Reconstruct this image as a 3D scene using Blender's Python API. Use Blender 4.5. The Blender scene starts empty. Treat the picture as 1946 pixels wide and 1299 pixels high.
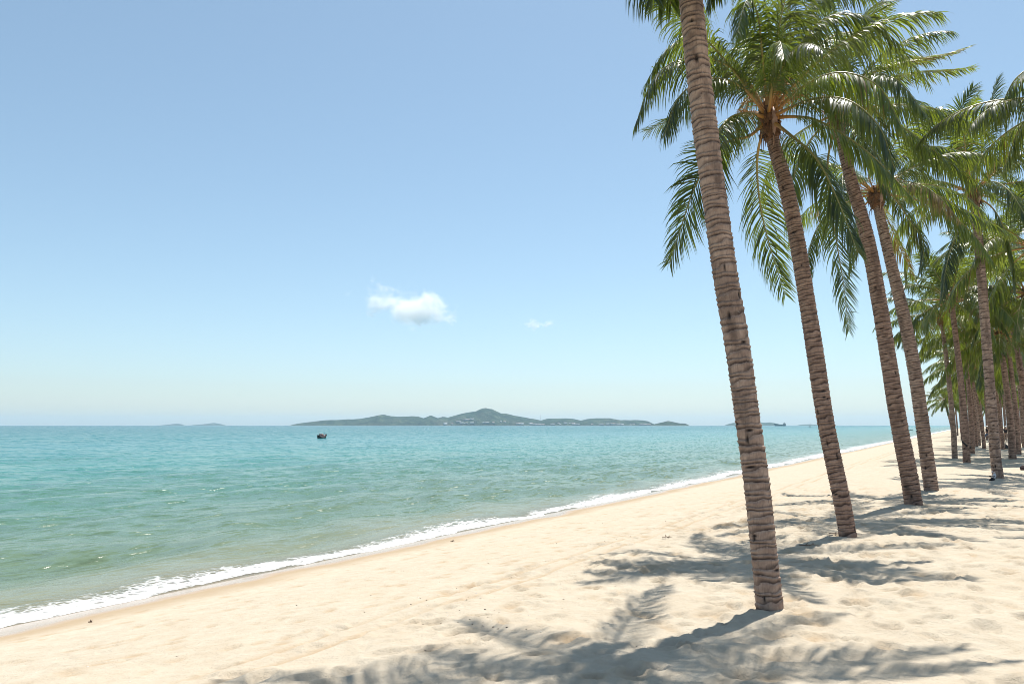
import bpy, math, random
import numpy as np

scene = bpy.context.scene
col = scene.collection
R = math.radians

# ------------------------------------------------------------------ camera
F = 1400.0                      # focal length in photo pixels (photo is 1946 px wide)
CX, HZ = 973.0, 808.0           # centre column, horizon row
EYE = 1.8
cam_data = bpy.data.cameras.new("camera")
cam = bpy.data.objects.new("camera", cam_data)
col.objects.link(cam)
cam_data.sensor_width = 36.0
cam_data.lens = 36.0 * F / 1946.0
cam_data.shift_y = (HZ - 649.5) / 1946.0
cam_data.clip_start = 0.05
cam_data.clip_end = 80000
cam.location = (0, 0, EYE)
cam.rotation_euler = (R(90), 0, 0)
scene.camera = cam

# ------------------------------------------------------------------ light
SUN_EL, SUN_AZ = R(69), R(24)   # azimuth measured from +Y towards +X
world = bpy.data.worlds.new("World")
scene.world = world
world.use_nodes = True
wn = world.node_tree
bg = wn.nodes["Background"]
sky = wn.nodes.new("ShaderNodeTexSky")
sky.sky_type = 'NISHITA'
sky.sun_disc = False
sky.sun_elevation = SUN_EL
sky.sun_rotation = SUN_AZ
sky.altitude = 0
sky.air_density = 1.0
sky.dust_density = 0.6
sky.ozone_density = 4.0
tint = wn.nodes.new("ShaderNodeMix")          # slight white-balance of the whole sky
tint.data_type = 'RGBA'; tint.blend_type = 'MULTIPLY'
tint.inputs[0].default_value = 1.0
tint.inputs[7].default_value = (0.965, 1.005, 1.01, 1)
hsv = wn.nodes.new("ShaderNodeHueSaturation")
hsv.inputs["Hue"].default_value = 0.486
hsv.inputs["Saturation"].default_value = 0.84
wn.links.new(sky.outputs[0], hsv.inputs["Color"])
wn.links.new(hsv.outputs[0], tint.inputs[6])
wn.links.new(tint.outputs[2], bg.inputs[0])
bg.inputs[1].default_value = 0.107
sun_d = bpy.data.lights.new("sun", 'SUN')
sun_d.energy = 5.0
sun_d.angle = R(0.53)
sun_d.color = (1.0, 0.955, 0.88)
sun = bpy.data.objects.new("sun", sun_d)
col.objects.link(sun)
SDIR = np.array([math.sin(SUN_AZ) * math.cos(SUN_EL), math.cos(SUN_AZ) * math.cos(SUN_EL), math.sin(SUN_EL)])
from mathutils import Vector, Matrix
sun.rotation_euler = Vector(SDIR).to_track_quat('Z', 'Y').to_euler()
sun.location = (20, 40, 90)
vs = scene.view_settings
vs.view_transform = 'Standard'
vs.look = 'None'
vs.exposure = 0.45
vs.gamma = 1.0
vs.use_curve_mapping = False
scene.render.engine = 'CYCLES'
cy = scene.cycles
cy.use_denoising = True
cy.filter_width = 0.9
cy.max_bounces = 8
cy.diffuse_bounces = 3
cy.glossy_bounces = 3
cy.transmission_bounces = 4
cy.transparent_max_bounces = 12
cy.volume_bounces = 8
cy.sample_clamp_direct = 2.5
cy.use_adaptive_sampling = True
cy.adaptive_threshold = 0.015

# ------------------------------------------------------------------ helpers
rng = np.random.default_rng(7)
random.seed(7)
_tab = rng.random((256, 256))


def vnoise(x, y, seed=0):
    x = np.asarray(x, float) + seed * 17.37
    y = np.asarray(y, float) + seed * 9.71
    xi = np.floor(x).astype(int); yi = np.floor(y).astype(int)
    fx = x - xi; fy = y - yi
    fx = fx * fx * fx * (fx * (fx * 6 - 15) + 10); fy = fy * fy * fy * (fy * (fy * 6 - 15) + 10)
    a = _tab[xi & 255, yi & 255]; b = _tab[(xi + 1) & 255, yi & 255]
    c = _tab[xi & 255, (yi + 1) & 255]; d = _tab[(xi + 1) & 255, (yi + 1) & 255]
    return (a * (1 - fx) + b * fx) * (1 - fy) + (c * (1 - fx) + d * fx) * fy - 0.5


def fbm(x, y, octaves=4, seed=0, gain=0.5):
    v = 0; a = 1.0
    for o in range(octaves):
        v = v + a * vnoise(np.asarray(x) * 2 ** o, np.asarray(y) * 2 ** o, seed + o)
        a *= gain
    return v


def at(px, py, Y):
    """a point of the place, Y metres in front of the camera, seen at photo pixel (px, py)"""
    return np.array([(px - CX) / F * Y, Y, EYE + (HZ - py) / F * Y])


def mesh_np(name, v, quads=None, tris=None, mats=(), smooth=True, attrs=None, matidx=None):
    me = bpy.data.meshes.new(name)
    v = np.asarray(v, np.float32)
    q = np.zeros((0, 4), int) if quads is None else np.asarray(quads, int).reshape(-1, 4)
    t = np.zeros((0, 3), int) if tris is None else np.asarray(tris, int).reshape(-1, 3)
    me.vertices.add(len(v))
    me.vertices.foreach_set("co", v.ravel())
    nl = q.size + t.size
    me.loops.add(nl)
    me.loops.foreach_set("vertex_index", np.concatenate([q.ravel(), t.ravel()]).astype(np.int32))
    me.polygons.add(len(q) + len(t))
    st = np.concatenate([np.arange(len(q)) * 4, q.size + np.arange(len(t)) * 3]).astype(np.int32)
    me.polygons.foreach_set("loop_start", st)
    if smooth:
        me.polygons.foreach_set("use_smooth", np.ones(len(q) + len(t), bool))
    for m in mats:
        me.materials.append(m)
    if matidx is not None:
        me.polygons.foreach_set("material_index", np.asarray(matidx, np.int32))
    for k, a in (attrs or {}).items():
        at_ = me.attributes.new(k, 'FLOAT', 'POINT')
        at_.data.foreach_set("value", np.asarray(a, np.float32).ravel())
    me.update(calc_edges=True)
    return me


def obj(name, me, parent=None, **props):
    o = bpy.data.objects.new(name, me)
    col.objects.link(o)
    if parent is not None:
        o.parent = parent
    for k, v in props.items():
        o[k] = v
    return o


def thing(name, loc, label, category, group=None):
    o = bpy.data.objects.new(name, None)
    col.objects.link(o)
    o.location = loc
    o.empty_display_size = 0.2
    o["label"] = label
    o["category"] = category
    if group:
        o["group"] = group
    return o


def grid_quads(nu, nv, wrap_v=False):
    i = np.arange(nu - 1)[:, None]
    j = np.arange(nv if wrap_v else nv - 1)[None, :]
    j2 = (j + 1) % nv
    return np.stack([i * nv + j, i * nv + j2, (i + 1) * nv + j2, (i + 1) * nv + j], -1).reshape(-1, 4)


def spread_axis(lo, fine_lo, fine_hi, hi, step, ratio):
    a = list(np.arange(fine_lo, fine_hi, step))
    x, d = a[-1], step
    while x < hi:
        d *= ratio; x += d; a.append(x)
    x, d = fine_lo, step
    b = []
    while x > lo:
        d *= ratio; x -= d; b.append(x)
    return np.array(b[::-1] + a)


class Acc:
    """collects vertices and faces into one mesh"""
    def __init__(self):
        self.v = []; self.q = []; self.t = []; self.n = 0

    def add(self, v, q=None, t=None):
        v = np.asarray(v, float)
        self.v.append(v)
        if q is not None and len(q): self.q.append(np.asarray(q) + self.n)
        if t is not None and len(t): self.t.append(np.asarray(t) + self.n)
        self.n += len(v)

    def box(self, c, size, rz=0.0, taper=1.0):
        sx, sy, sz = np.array(size) / 2
        v = []
        for z in (-1, 1):
            k = taper if z > 0 else 1
            for x, y in ((-1, -1), (1, -1), (1, 1), (-1, 1)):
                X, Y = x * sx * k, y * sy * k
                v.append([c[0] + X * math.cos(rz) - Y * math.sin(rz), c[1] + X * math.sin(rz) + Y * math.cos(rz), c[2] + z * sz])
        self.add(v, [[3, 2, 1, 0], [4, 5, 6, 7], [0, 1, 5, 4], [1, 2, 6, 5], [2, 3, 7, 6], [3, 0, 4, 7]])

    def tube(self, pts, radii, n=8):
        pts = np.asarray(pts, float)
        radii = np.broadcast_to(np.asarray(radii, float), (len(pts),))
        T = np.gradient(pts, axis=0); T /= np.linalg.norm(T, axis=1)[:, None] + 1e-9
        ref = np.array([0, 0, 1.0]) if abs(T[0][2]) < 0.8 else np.array([1.0, 0, 0])
        a = np.cross(T, ref); a /= np.linalg.norm(a, axis=1)[:, None] + 1e-9
        b = np.cross(T, a)
        th = np.arange(n) / n * 2 * math.pi
        v = pts[:, None] + radii[:, None, None] * (np.cos(th)[None, :, None] * a[:, None] + np.sin(th)[None, :, None] * b[:, None])
        v = v.reshape(-1, 3)
        q = grid_quads(len(pts), n, True)
        m = len(pts) * n
        v = np.vstack([v, pts[0], pts[-1]])
        k = np.arange(n)
        t = np.vstack([np.stack([np.full(n, m), (k + 1) % n, k], 1), np.stack([np.full(n, m + 1), m - n + k, m - n + (k + 1) % n], 1)])
        self.add(v, q, t)

    def blob(self, c, r, seed=0, rough=0.15, nu=8, nv=12):
        u = np.linspace(0, math.pi, nu)[:, None]; w = np.arange(nv)[None] / nv * 2 * math.pi
        d = np.stack([np.sin(u) * np.cos(w), np.sin(u) * np.sin(w), np.cos(u) * np.ones_like(w)], -1)
        k = 1 + rough * 2 * vnoise(d[..., 0] * 2 + 5 + seed, d[..., 1] * 2 + d[..., 2] * 1.7 + 9, seed)
        v = np.array(c) + d * np.array(r) * k[..., None]
        self.add(v.reshape(-1, 3), grid_quads(nu, nv, True)[:, ::-1])

    def mesh(self, name, mats, smooth=True, attrs=None):
        return mesh_np(name, np.vstack(self.v), np.vstack(self.q) if self.q else None, np.vstack(self.t) if self.t else None, mats, smooth, attrs)


def catmull(P, n):
    P = np.asarray(P, float)
    P = np.vstack([2 * P[0] - P[1], P, 2 * P[-1] - P[-2]])
    m = len(P) - 3
    u = np.linspace(0, m - 1e-6, n)
    i = u.astype(int); f = (u - i)[:, None]
    p0, p1, p2, p3 = P[i], P[i + 1], P[i + 2], P[i + 3]
    return 0.5 * (2 * p1 + (p2 - p0) * f + (2 * p0 - 5 * p1 + 4 * p2 - p3) * f ** 2 + (3 * p1 - p0 - 3 * p2 + p3) * f ** 3)


def resample(P, n):
    d = np.concatenate([[0], np.cumsum(np.linalg.norm(np.diff(P[:, :3], axis=0), axis=1))])
    u = np.linspace(0, d[-1], n)
    return np.stack([np.interp(u, d, P[:, k]) for k in range(P.shape[1])], 1), d[-1]


# ------------------------------------------------------------------ materials
class NT:
    def __init__(self, name):
        self.m = bpy.data.materials.new(name)
        self.m.use_nodes = True
        self.t = self.m.node_tree
        self.t.nodes.clear()
        self.out = self.n("ShaderNodeOutputMaterial")

    def n(self, typ, ins=None, **props):
        x = self.t.nodes.new(typ)
        for k, v in props.items():
            setattr(x, k, v)
        for k, v in (ins or {}).items():
            if hasattr(v, "is_output"):
                self.t.links.new(v, x.inputs[k])
            else:
                x.inputs[k].default_value = v
        return x

    def math(self, op, a, b=0.0, c=0.0, clamp=False):
        x = self.n("ShaderNodeMath", {0: a, 1: b, 2: c}, operation=op)
        x.use_clamp = clamp
        return x.outputs[0]

    def ramp(self, fac, stops, interp='LINEAR'):
        x = self.n("ShaderNodeValToRGB", {0: fac})
        cr = x.color_ramp
        cr.interpolation = interp
        while len(cr.elements) < len(stops):
            cr.elements.new(0.5)
        for e, (p, c) in zip(cr.elements, stops):
            e.position = p
            e.color = (*c, 1) if len(c) == 3 else c
        return x.outputs[0]

    def noise(self, vec, scale, detail=3.0, rough=0.55, dist=0.0):
        return self.n("ShaderNodeTexNoise", {"Vector": vec, "Scale": scale, "Detail": detail, "Roughness": rough, "Distortion": dist}).outputs[0]

    def mix(self, fac, a, b, blend='MIX'):
        x = self.n("ShaderNodeMix", data_type='RGBA', blend_type=blend)
        for k, v in ((0, fac), (6, a), (7, b)):
            if hasattr(v, "is_output"):
                self.t.links.new(v, x.inputs[k])
            else:
                x.inputs[k].default_value = v if k == 0 else (*v, 1)
        return x.outputs[2]

    def mapr(self, v, a, b, c=0.0, d=1.0, smooth=False):
        x = self.n("ShaderNodeMapRange", {0: v, 1: a, 2: b, 3: c, 4: d})
        if smooth: x.interpolation_type = 'SMOOTHSTEP'
        return x.outputs[0]

    def attr(self, name):
        return self.n("ShaderNodeAttribute", attribute_name=name).outputs["Fac"]

    def pos(self):
        return self.n("ShaderNodeNewGeometry").outputs["Position"]

    def scaled(self, vec, s, rz=0.0):
        return self.n("ShaderNodeMapping", {"Vector": vec, "Scale": s, "Rotation": (0, 0, rz)}).outputs[0]

    def bump(self, h, strength, dist, normal=None):
        ins = {"Height": h, "Strength": strength, "Distance": dist}
        if normal is not None: ins["Normal"] = normal
        return self.n("ShaderNodeBump", ins).outputs[0]

    def end(self, sh):
        self.t.links.new(sh, self.out.inputs[0])
        return self.m


def simple(name, color, rough=0.6, var=0.15, scale=8.0, metallic=0.0):
    """plain material with a little procedural mottling"""
    N = NT(name)
    co = N.n("ShaderNodeTexCoord").outputs["Object"]
    nz = N.noise(co, scale, 4)
    c = N.ramp(nz, [(0.3, tuple(max(0, x * (1 - var)) for x in color)), (0.7, tuple(min(1, x * (1 + var)) for x in color))])
    b = N.n("ShaderNodeBsdfPrincipled", {"Base Color": c, "Roughness": rough, "Metallic": metallic})
    return N.end(b.outputs[0])


# shore frame: S = metres landward of the water's edge, T = metres along it
U = np.array([0.53, 0.848]); U /= np.linalg.norm(U)
NRM = np.array([U[1], -U[0]])
ORI = np.array([-12.95, 0.0])
SHORE_ROT = math.atan2(U[1], U[0])
SEA_Z = -0.9


def st(x, y):
    dx, dy = np.asarray(x) - ORI[0], np.asarray(y) - ORI[1]
    return dx * NRM[0] + dy * NRM[1], dx * U[0] + dy * U[1]


def xy(s, t):
    return ORI[0] + s * NRM[0] + t * U[0], ORI[1] + s * NRM[1] + t * U[1]


def mat_sand():
    N = NT("sand")
    p = N.pos()
    s = N.attr("shore"); damp = N.attr("damp")
    big = N.noise(p, 0.55, 4, 0.6)
    med = N.noise(p, 5.0, 5, 0.65)
    fine = N.noise(p, 160.0, 3, 0.7)
    grain = N.noise(p, 45.0, 4, 0.7)
    c = N.ramp(med, [(0.25, (0.45, 0.38, 0.285)), (0.6, (0.53, 0.468, 0.37)), (0.85, (0.57, 0.515, 0.42))])
    c = N.mix(N.mapr(big, 0.45, 0.75, 0, 0.45), c, (0.52, 0.43, 0.315))
    c = N.mix(N.mapr(fine, 0.3, 0.75, 0, 0.45), c, (0.36, 0.285, 0.21))
    specks = N.mapr(N.noise(p, 75.0, 2, 0.5), 0.70, 0.76, 0, 0.7)
    c = N.mix(specks, c, (0.20, 0.145, 0.10))
    c = N.mix(N.math('MULTIPLY', damp, 0.75), c, (0.36, 0.235, 0.12))
    # wetness near the water
    wob = N.math('MULTIPLY_ADD', N.noise(p, 0.8, 3), 1.1, -0.55)
    sw = N.math('ADD', s, wob)
    moist = N.mapr(sw, 0.8, 2.0, 1, 0, True)
    c = N.mix(N.math('MULTIPLY', moist, 0.9), c, (0.35, 0.26, 0.165))
    wet = N.mapr(sw, 0.45, 0.95, 1, 0, True)
    c = N.mix(N.math('MULTIPLY', wet, 0.85), c, (0.42, 0.325, 0.25))
    rough = N.mapr(wet, 0, 1, 0.95, 0.22)
    spec = N.mapr(wet, 0, 1, 0.15, 0.6)
    h = N.math('ADD', N.math('MULTIPLY', grain, 0.55), N.math('MULTIPLY', fine, 0.45))
    dry = N.mapr(sw, 0.3, 3.0, 0.06, 1, True)
    n1 = N.bump(h, N.math('MULTIPLY', dry, 0.55), 0.012)
    n2 = N.bump(N.noise(p, 14.0, 5, 0.65), N.math('MULTIPLY', dry, 0.6), 0.042, n1)
    b = N.n("ShaderNodeBsdfPrincipled", {"Base Color": c, "Roughness": rough, "Specular IOR Level": spec, "Normal": n2})
    return N.end(b.outputs[0])


def mat_water():
    N = NT("sea_water")
    p = N.pos()
    off = N.attr("offshore")
    q = N.scaled(p, (1, 1, 1), -SHORE_ROT)          # x runs along the shore, y across it
    band = N.noise(N.scaled(q, (0.018, 0.085, 1)), 1.0, 4, 0.6)
    offw = N.math('MULTIPLY', off, N.mapr(band, 0.25, 0.75, 0.6, 1.45))
    lg = N.math('LOGARITHM', N.math('ADD', offw, 1.0), 10.0)     # 0 at the edge, 1 at 9 m, 2 at 100 m, 3 at 1 km
    c = N.ramp(N.math('DIVIDE', lg, 4.0), [
        (0.0, (0.36, 0.31, 0.23)), (0.06, (0.25, 0.245, 0.165)), (0.16, (0.125, 0.175, 0.105)),
        (0.29, (0.085, 0.18, 0.13)), (0.41, (0.050, 0.20, 0.18)), (0.50, (0.018, 0.165, 0.18)), (0.62, (0.008, 0.130, 0.155)), (0.85, (0.005, 0.10, 0.135))])
    sky_patch = N.noise(N.scaled(q, (0.05, 0.3, 1)), 1.0, 5, 0.65)
    c = N.mix(N.mapr(sky_patch, 0.5, 0.72, 0, 0.30), c, (0.14, 0.19, 0.15))  # paler sky reflection of calm stretches, put into the base colour
    # ripples
    r1 = N.noise(N.scaled(q, (0.65, 2.0, 1)), 1.0, 3, 0.5, 0.5)
    r2 = N.noise(N.scaled(p, (3.2, 6.5, 1)), 1.0, 4, 0.6, 0.3)
    r3 = N.noise(N.scaled(q, (0.16, 0.45, 1)), 1.0, 4, 0.6)
    calm = N.mapr(band, 0.35, 0.65, 0.75, 1.25)
    n1 = N.bump(r1, 1.0, N.math('MULTIPLY', calm, 0.12))
    n2 = N.bump(r2, 1.0, 0.03, n1)
    n3 = N.bump(r3, 1.0, 0.35, n2)
    open_sea = N.mapr(off, 12.0, 160.0, 0, 1, True)
    # wavelets too small and far for relief shading tilt the surface directly
    def chop(sc, amp):
        t = N.n("ShaderNodeTexNoise", {"Vector": N.scaled(q, sc), "Scale": 1.0, "Detail": 3.0, "Roughness": 0.55, "Distortion": 0.4}).outputs[1]
        t = N.n("ShaderNodeVectorMath", {0: t, 1: (0.5, 0.5, 0.5)}, operation='SUBTRACT').outputs[0]
        t = N.n("ShaderNodeVectorMath", {0: t, 1: (1.5, 1.5, 0.0)}, operation='MULTIPLY').outputs[0]
        return N.n("ShaderNodeVectorMath", {0: t, "Scale": amp}, operation='SCALE').outputs[0]
    quiet = N.math('MULTIPLY', N.mapr(off, 0.5, 5.0, 0.25, 1.0, True), N.mapr(band, 0.3, 0.7, 0.6, 1.25))
    c1 = chop((1.5, 3.8, 1), N.math('MULTIPLY', N.mapr(open_sea, 0, 1, 1.7, 0.9), quiet))
    c2 = chop((0.5, 1.1, 1), N.mapr(open_sea, 0, 1, 0.35, 1.8))
    chop = N.n("ShaderNodeVectorMath", {0: c1, 1: c2}, operation='ADD').outputs[0]
    n3 = N.n("ShaderNodeVectorMath", {0: n3, 1: chop}, operation='ADD').outputs[0]
    n3 = N.n("ShaderNodeVectorMath", {0: n3}, operation='NORMALIZE').outputs[0]
    b = N.n("ShaderNodeBsdfPrincipled", {"Base Color": c, "Roughness": N.mapr(open_sea, 0, 1, 0.15, 0.15), "IOR": 1.33, "Specular IOR Level": N.mapr(open_sea, 0, 1, 0.5, 0.1), "Normal": n3})
    tr = N.n("ShaderNodeBsdfTransparent", {0: (0.92, 0.93, 0.86, 1)})
    mx = N.n("ShaderNodeMixShader", {0: N.mapr(off, 0.0, 1.6, 0.5, 1.0, True), 1: tr.outputs[0], 2: b.outputs[0]})
    return N.end(mx.outputs[0])


def mat_foam():
    N = NT("sea_foam")
    p = N.pos()
    v = N.attr("across")                 # 0 at the landward rim, 1 at the seaward fringe
    q = N.scaled(p, (1, 1, 1), -SHORE_ROT)
    cells = N.n("ShaderNodeTexVoronoi", {"Vector": N.scaled(q, (5.0, 8.0, 1)), "Scale": 1.0, "Randomness": 1.0}, feature='DISTANCE_TO_EDGE').outputs[0]
    lace = N.mapr(cells, 0.02, 0.22, 1, 0)
    nz = N.noise(N.scaled(q, (2.2, 4.5, 1)), 1.0, 5, 0.65)
    fine = N.noise(N.scaled(q, (9.0, 14.0, 1)), 1.0, 4, 0.7)
    big = N.noise(N.scaled(q, (0.5, 0.9, 1)), 1.0, 3, 0.5)
    f1 = N.math('MULTIPLY_ADD', v, -1.25, 0.95)
    f2 = N.math('MULTIPLY_ADD', nz, 1.9, -0.95)
    f3 = N.math('MULTIPLY_ADD', lace, 0.45, -0.15)
    f4 = N.math('MULTIPLY_ADD', fine, 0.6, -0.3)
    f5 = N.math('MULTIPLY_ADD', big, 0.9, -0.4)
    body = N.math('ADD', N.math('ADD', f1, f2), N.math('ADD', N.math('ADD', f3, f4), f5))
    rim = N.mapr(v, 0.0, 0.14, 0.75, 0.0)
    a = N.mapr(N.math('SUBTRACT', body, rim), 0.0, 0.75, 0, 0.97)
    bub = N.noise(p, 60.0, 3, 0.7)
    nrm = N.bump(N.math('ADD', N.math('MULTIPLY', bub, 0.4), nz), 0.8, 0.03)
    b = N.n("ShaderNodeBsdfPrincipled", {"Base Color": (0.80, 0.80, 0.79, 1), "Roughness": 0.6, "Normal": nrm})
    tr = N.n("ShaderNodeBsdfTransparent")
    mx = N.n("ShaderNodeMixShader", {0: a, 1: tr.outputs[0], 2: b.outputs[0]})
    return N.end(mx.outputs[0])


def mat_leaf(name, dark, light, trans, dry=(0.30, 0.20, 0.08), rough=0.33):
    N = NT(name)
    tone = N.attr("tone"); along = N.attr("along")
    nz = N.noise(N.pos(), 3.0, 3)
    f = N.math('ADD', N.math('MULTIPLY', tone, 0.75), N.math('MULTIPLY', nz, 0.3))
    c = N.ramp(f, [(0.1, dark), (0.75, light)])
    tc = N.ramp(f, [(0.1, tuple(x * 0.55 for x in trans)), (0.8, trans)])
    tip = N.math('MULTIPLY', N.mapr(along, 0.72, 1.0, 0, 1), N.mapr(tone, 0.45, 0.95, 0.1, 0.85))
    old = N.mapr(tone, 0.93, 1.0, 0, 0.9)
    brown = N.math('MAXIMUM', tip, old)
    c = N.mix(brown, c, dry)
    tc = N.mix(brown, tc, tuple(x * 0.8 for x in dry))
    b = N.n("ShaderNodeBsdfPrincipled", {"Base Color": c, "Roughness": rough, "Specular IOR Level": 0.7, "Coat Weight": 0.2, "Coat Roughness": 0.38})
    tl = N.n("ShaderNodeBsdfTranslucent", {"Color": tc})
    mx = N.n("ShaderNodeMixShader", {0: 0.42, 1: b.outputs[0], 2: tl.outputs[0]})
    return N.end(mx.outputs[0])


def mat_rachis():
    N = NT("frond_midrib")
    tone = N.attr("tone")
    c = N.ramp(tone, [(0.0, (0.36, 0.155, 0.045)), (0.14, (0.42, 0.22, 0.06)), (0.3, (0.33, 0.27, 0.075)), (1.0, (0.22, 0.22, 0.07))])
    c = N.mix(N.mapr(N.noise(N.pos(), 14.0, 4), 0.4, 0.75, 0, 0.4), c, (0.16, 0.085, 0.035))
    b = N.n("ShaderNodeBsdfPrincipled", {"Base Color": c, "Roughness": 0.42})
    return N.end(b.outputs[0])


def mat_trunk(name, pale, mid, dark):
    N = NT(name)
    scar = N.attr("scar"); gash = N.attr("gash")
    p = N.n("ShaderNodeTexCoord").outputs["Object"]
    nz = N.noise(p, 9.0, 5, 0.65)
    streak = N.noise(N.scaled(p, (70, 70, 7)), 1.0, 4, 0.65)
    big = N.noise(p, 1.7, 3)
    c = N.mix(N.mapr(nz, 0.3, 0.7), pale, mid)
    c = N.mix(N.mapr(streak, 0.5, 0.75, 0, 0.5), c, dark)
    c = N.mix(N.mapr(big, 0.45, 0.7, 0, 0.35), c, mid)
    sf = N.math('MULTIPLY', scar, N.mapr(nz, 0.25, 0.6, 0.7, 1.0))
    c = N.mix(sf, c, dark)
    c = N.mix(gash, c, (0.018, 0.013, 0.012))
    lich = N.mapr(N.noise(p, 22.0, 3, 0.6), 0.66, 0.74, 0, 0.35)
    c = N.mix(lich, c, (0.42, 0.38, 0.33))
    hh = N.math('ADD', N.math('MULTIPLY', streak, 0.6), N.math('MULTIPLY', nz, 0.5))
    nb = N.bump(hh, 0.7, 0.018)
    b = N.n("ShaderNodeBsdfPrincipled", {"Base Color": c, "Roughness": 0.88, "Specular IOR Level": 0.25, "Normal": nb})
    return N.end(b.outputs[0])


M_SAND, M_WATER, M_FOAM = mat_sand(), mat_water(), mat_foam()
M_LEAF = mat_leaf("palm_leaflets", (0.008, 0.023, 0.012), (0.072, 0.112, 0.024), (0.32, 0.40, 0.03))
M_RACHIS = mat_rachis()
M_TRUNK_PALE = mat_trunk("trunk_pale", (0.52, 0.375, 0.295), (0.29, 0.195, 0.15), (0.050, 0.034, 0.031))
M_TRUNK_RED = mat_trunk("trunk_red", (0.47, 0.32, 0.245), (0.265, 0.165, 0.125), (0.048, 0.031, 0.028))
M_FIBRE = simple("crown_fibre", (0.15, 0.075, 0.038), 0.9, 0.5, 30)
M_STALK = simple("flower_stalk", (0.42, 0.20, 0.055), 0.6, 0.35, 20)
M_SPATHE = simple("dry_spathe", (0.36, 0.22, 0.16), 0.7, 0.3, 12)

# ------------------------------------------------------------------ the beach
_ps = np.array([-400, -40, -6, -2, 0, 2, 4, 6, 8, 10, 16, 40, 400.0])
_pz = np.array([-6.0, -4.0, -1.75, -1.16, -0.9, -0.64, -0.40, -0.19, -0.05, 0.0, 0.02, 0.05, 0.1])


def profile(s):
    z = 0
    for d in (-1.2, -0.6, 0, 0.6, 1.2):
        z = z + np.interp(s + d, _ps, _pz) / 5
    return z


def shore_wave(t):
    """gentle scallops of the water's edge"""
    return 0.28 * np.sin(t * 0.62 + 0.6) * vnoise(t * 0.13, t * 0 + 3.3) * 2 + 0.16 * vnoise(t * 0.9, t * 0 + 8.1) * 2


def sand_height(s, t):
    z = profile(s)
    up = np.clip((s - 2.5) / 4.0, 0, 1) ** 1.3
    x, y = xy(s, t)
    z = z + up * (0.06 * fbm(x * 0.45, y * 0.45, 3, 1) + 0.026 * fbm(x * 1.5, y * 1.5, 3, 4))
    z = z + np.clip((s - 0.3) / 2, 0, 1) * 0.016 * fbm(x * 1.1, y * 1.1, 3, 11)
    rough = np.clip((s - 5.2) / 2.2, 0, 1)
    mask = 0.35 + 0.9 * np.clip(fbm(x * 0.33, y * 0.33, 2, 21) * 1.6 + 0.4, 0, 1)
    z = z + rough * mask * (0.022 * fbm(x * 4.2, y * 4.2, 4, 31) - 0.012 * np.abs(fbm(x * 2.6, y * 2.6, 3, 41)))
    return z


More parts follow.
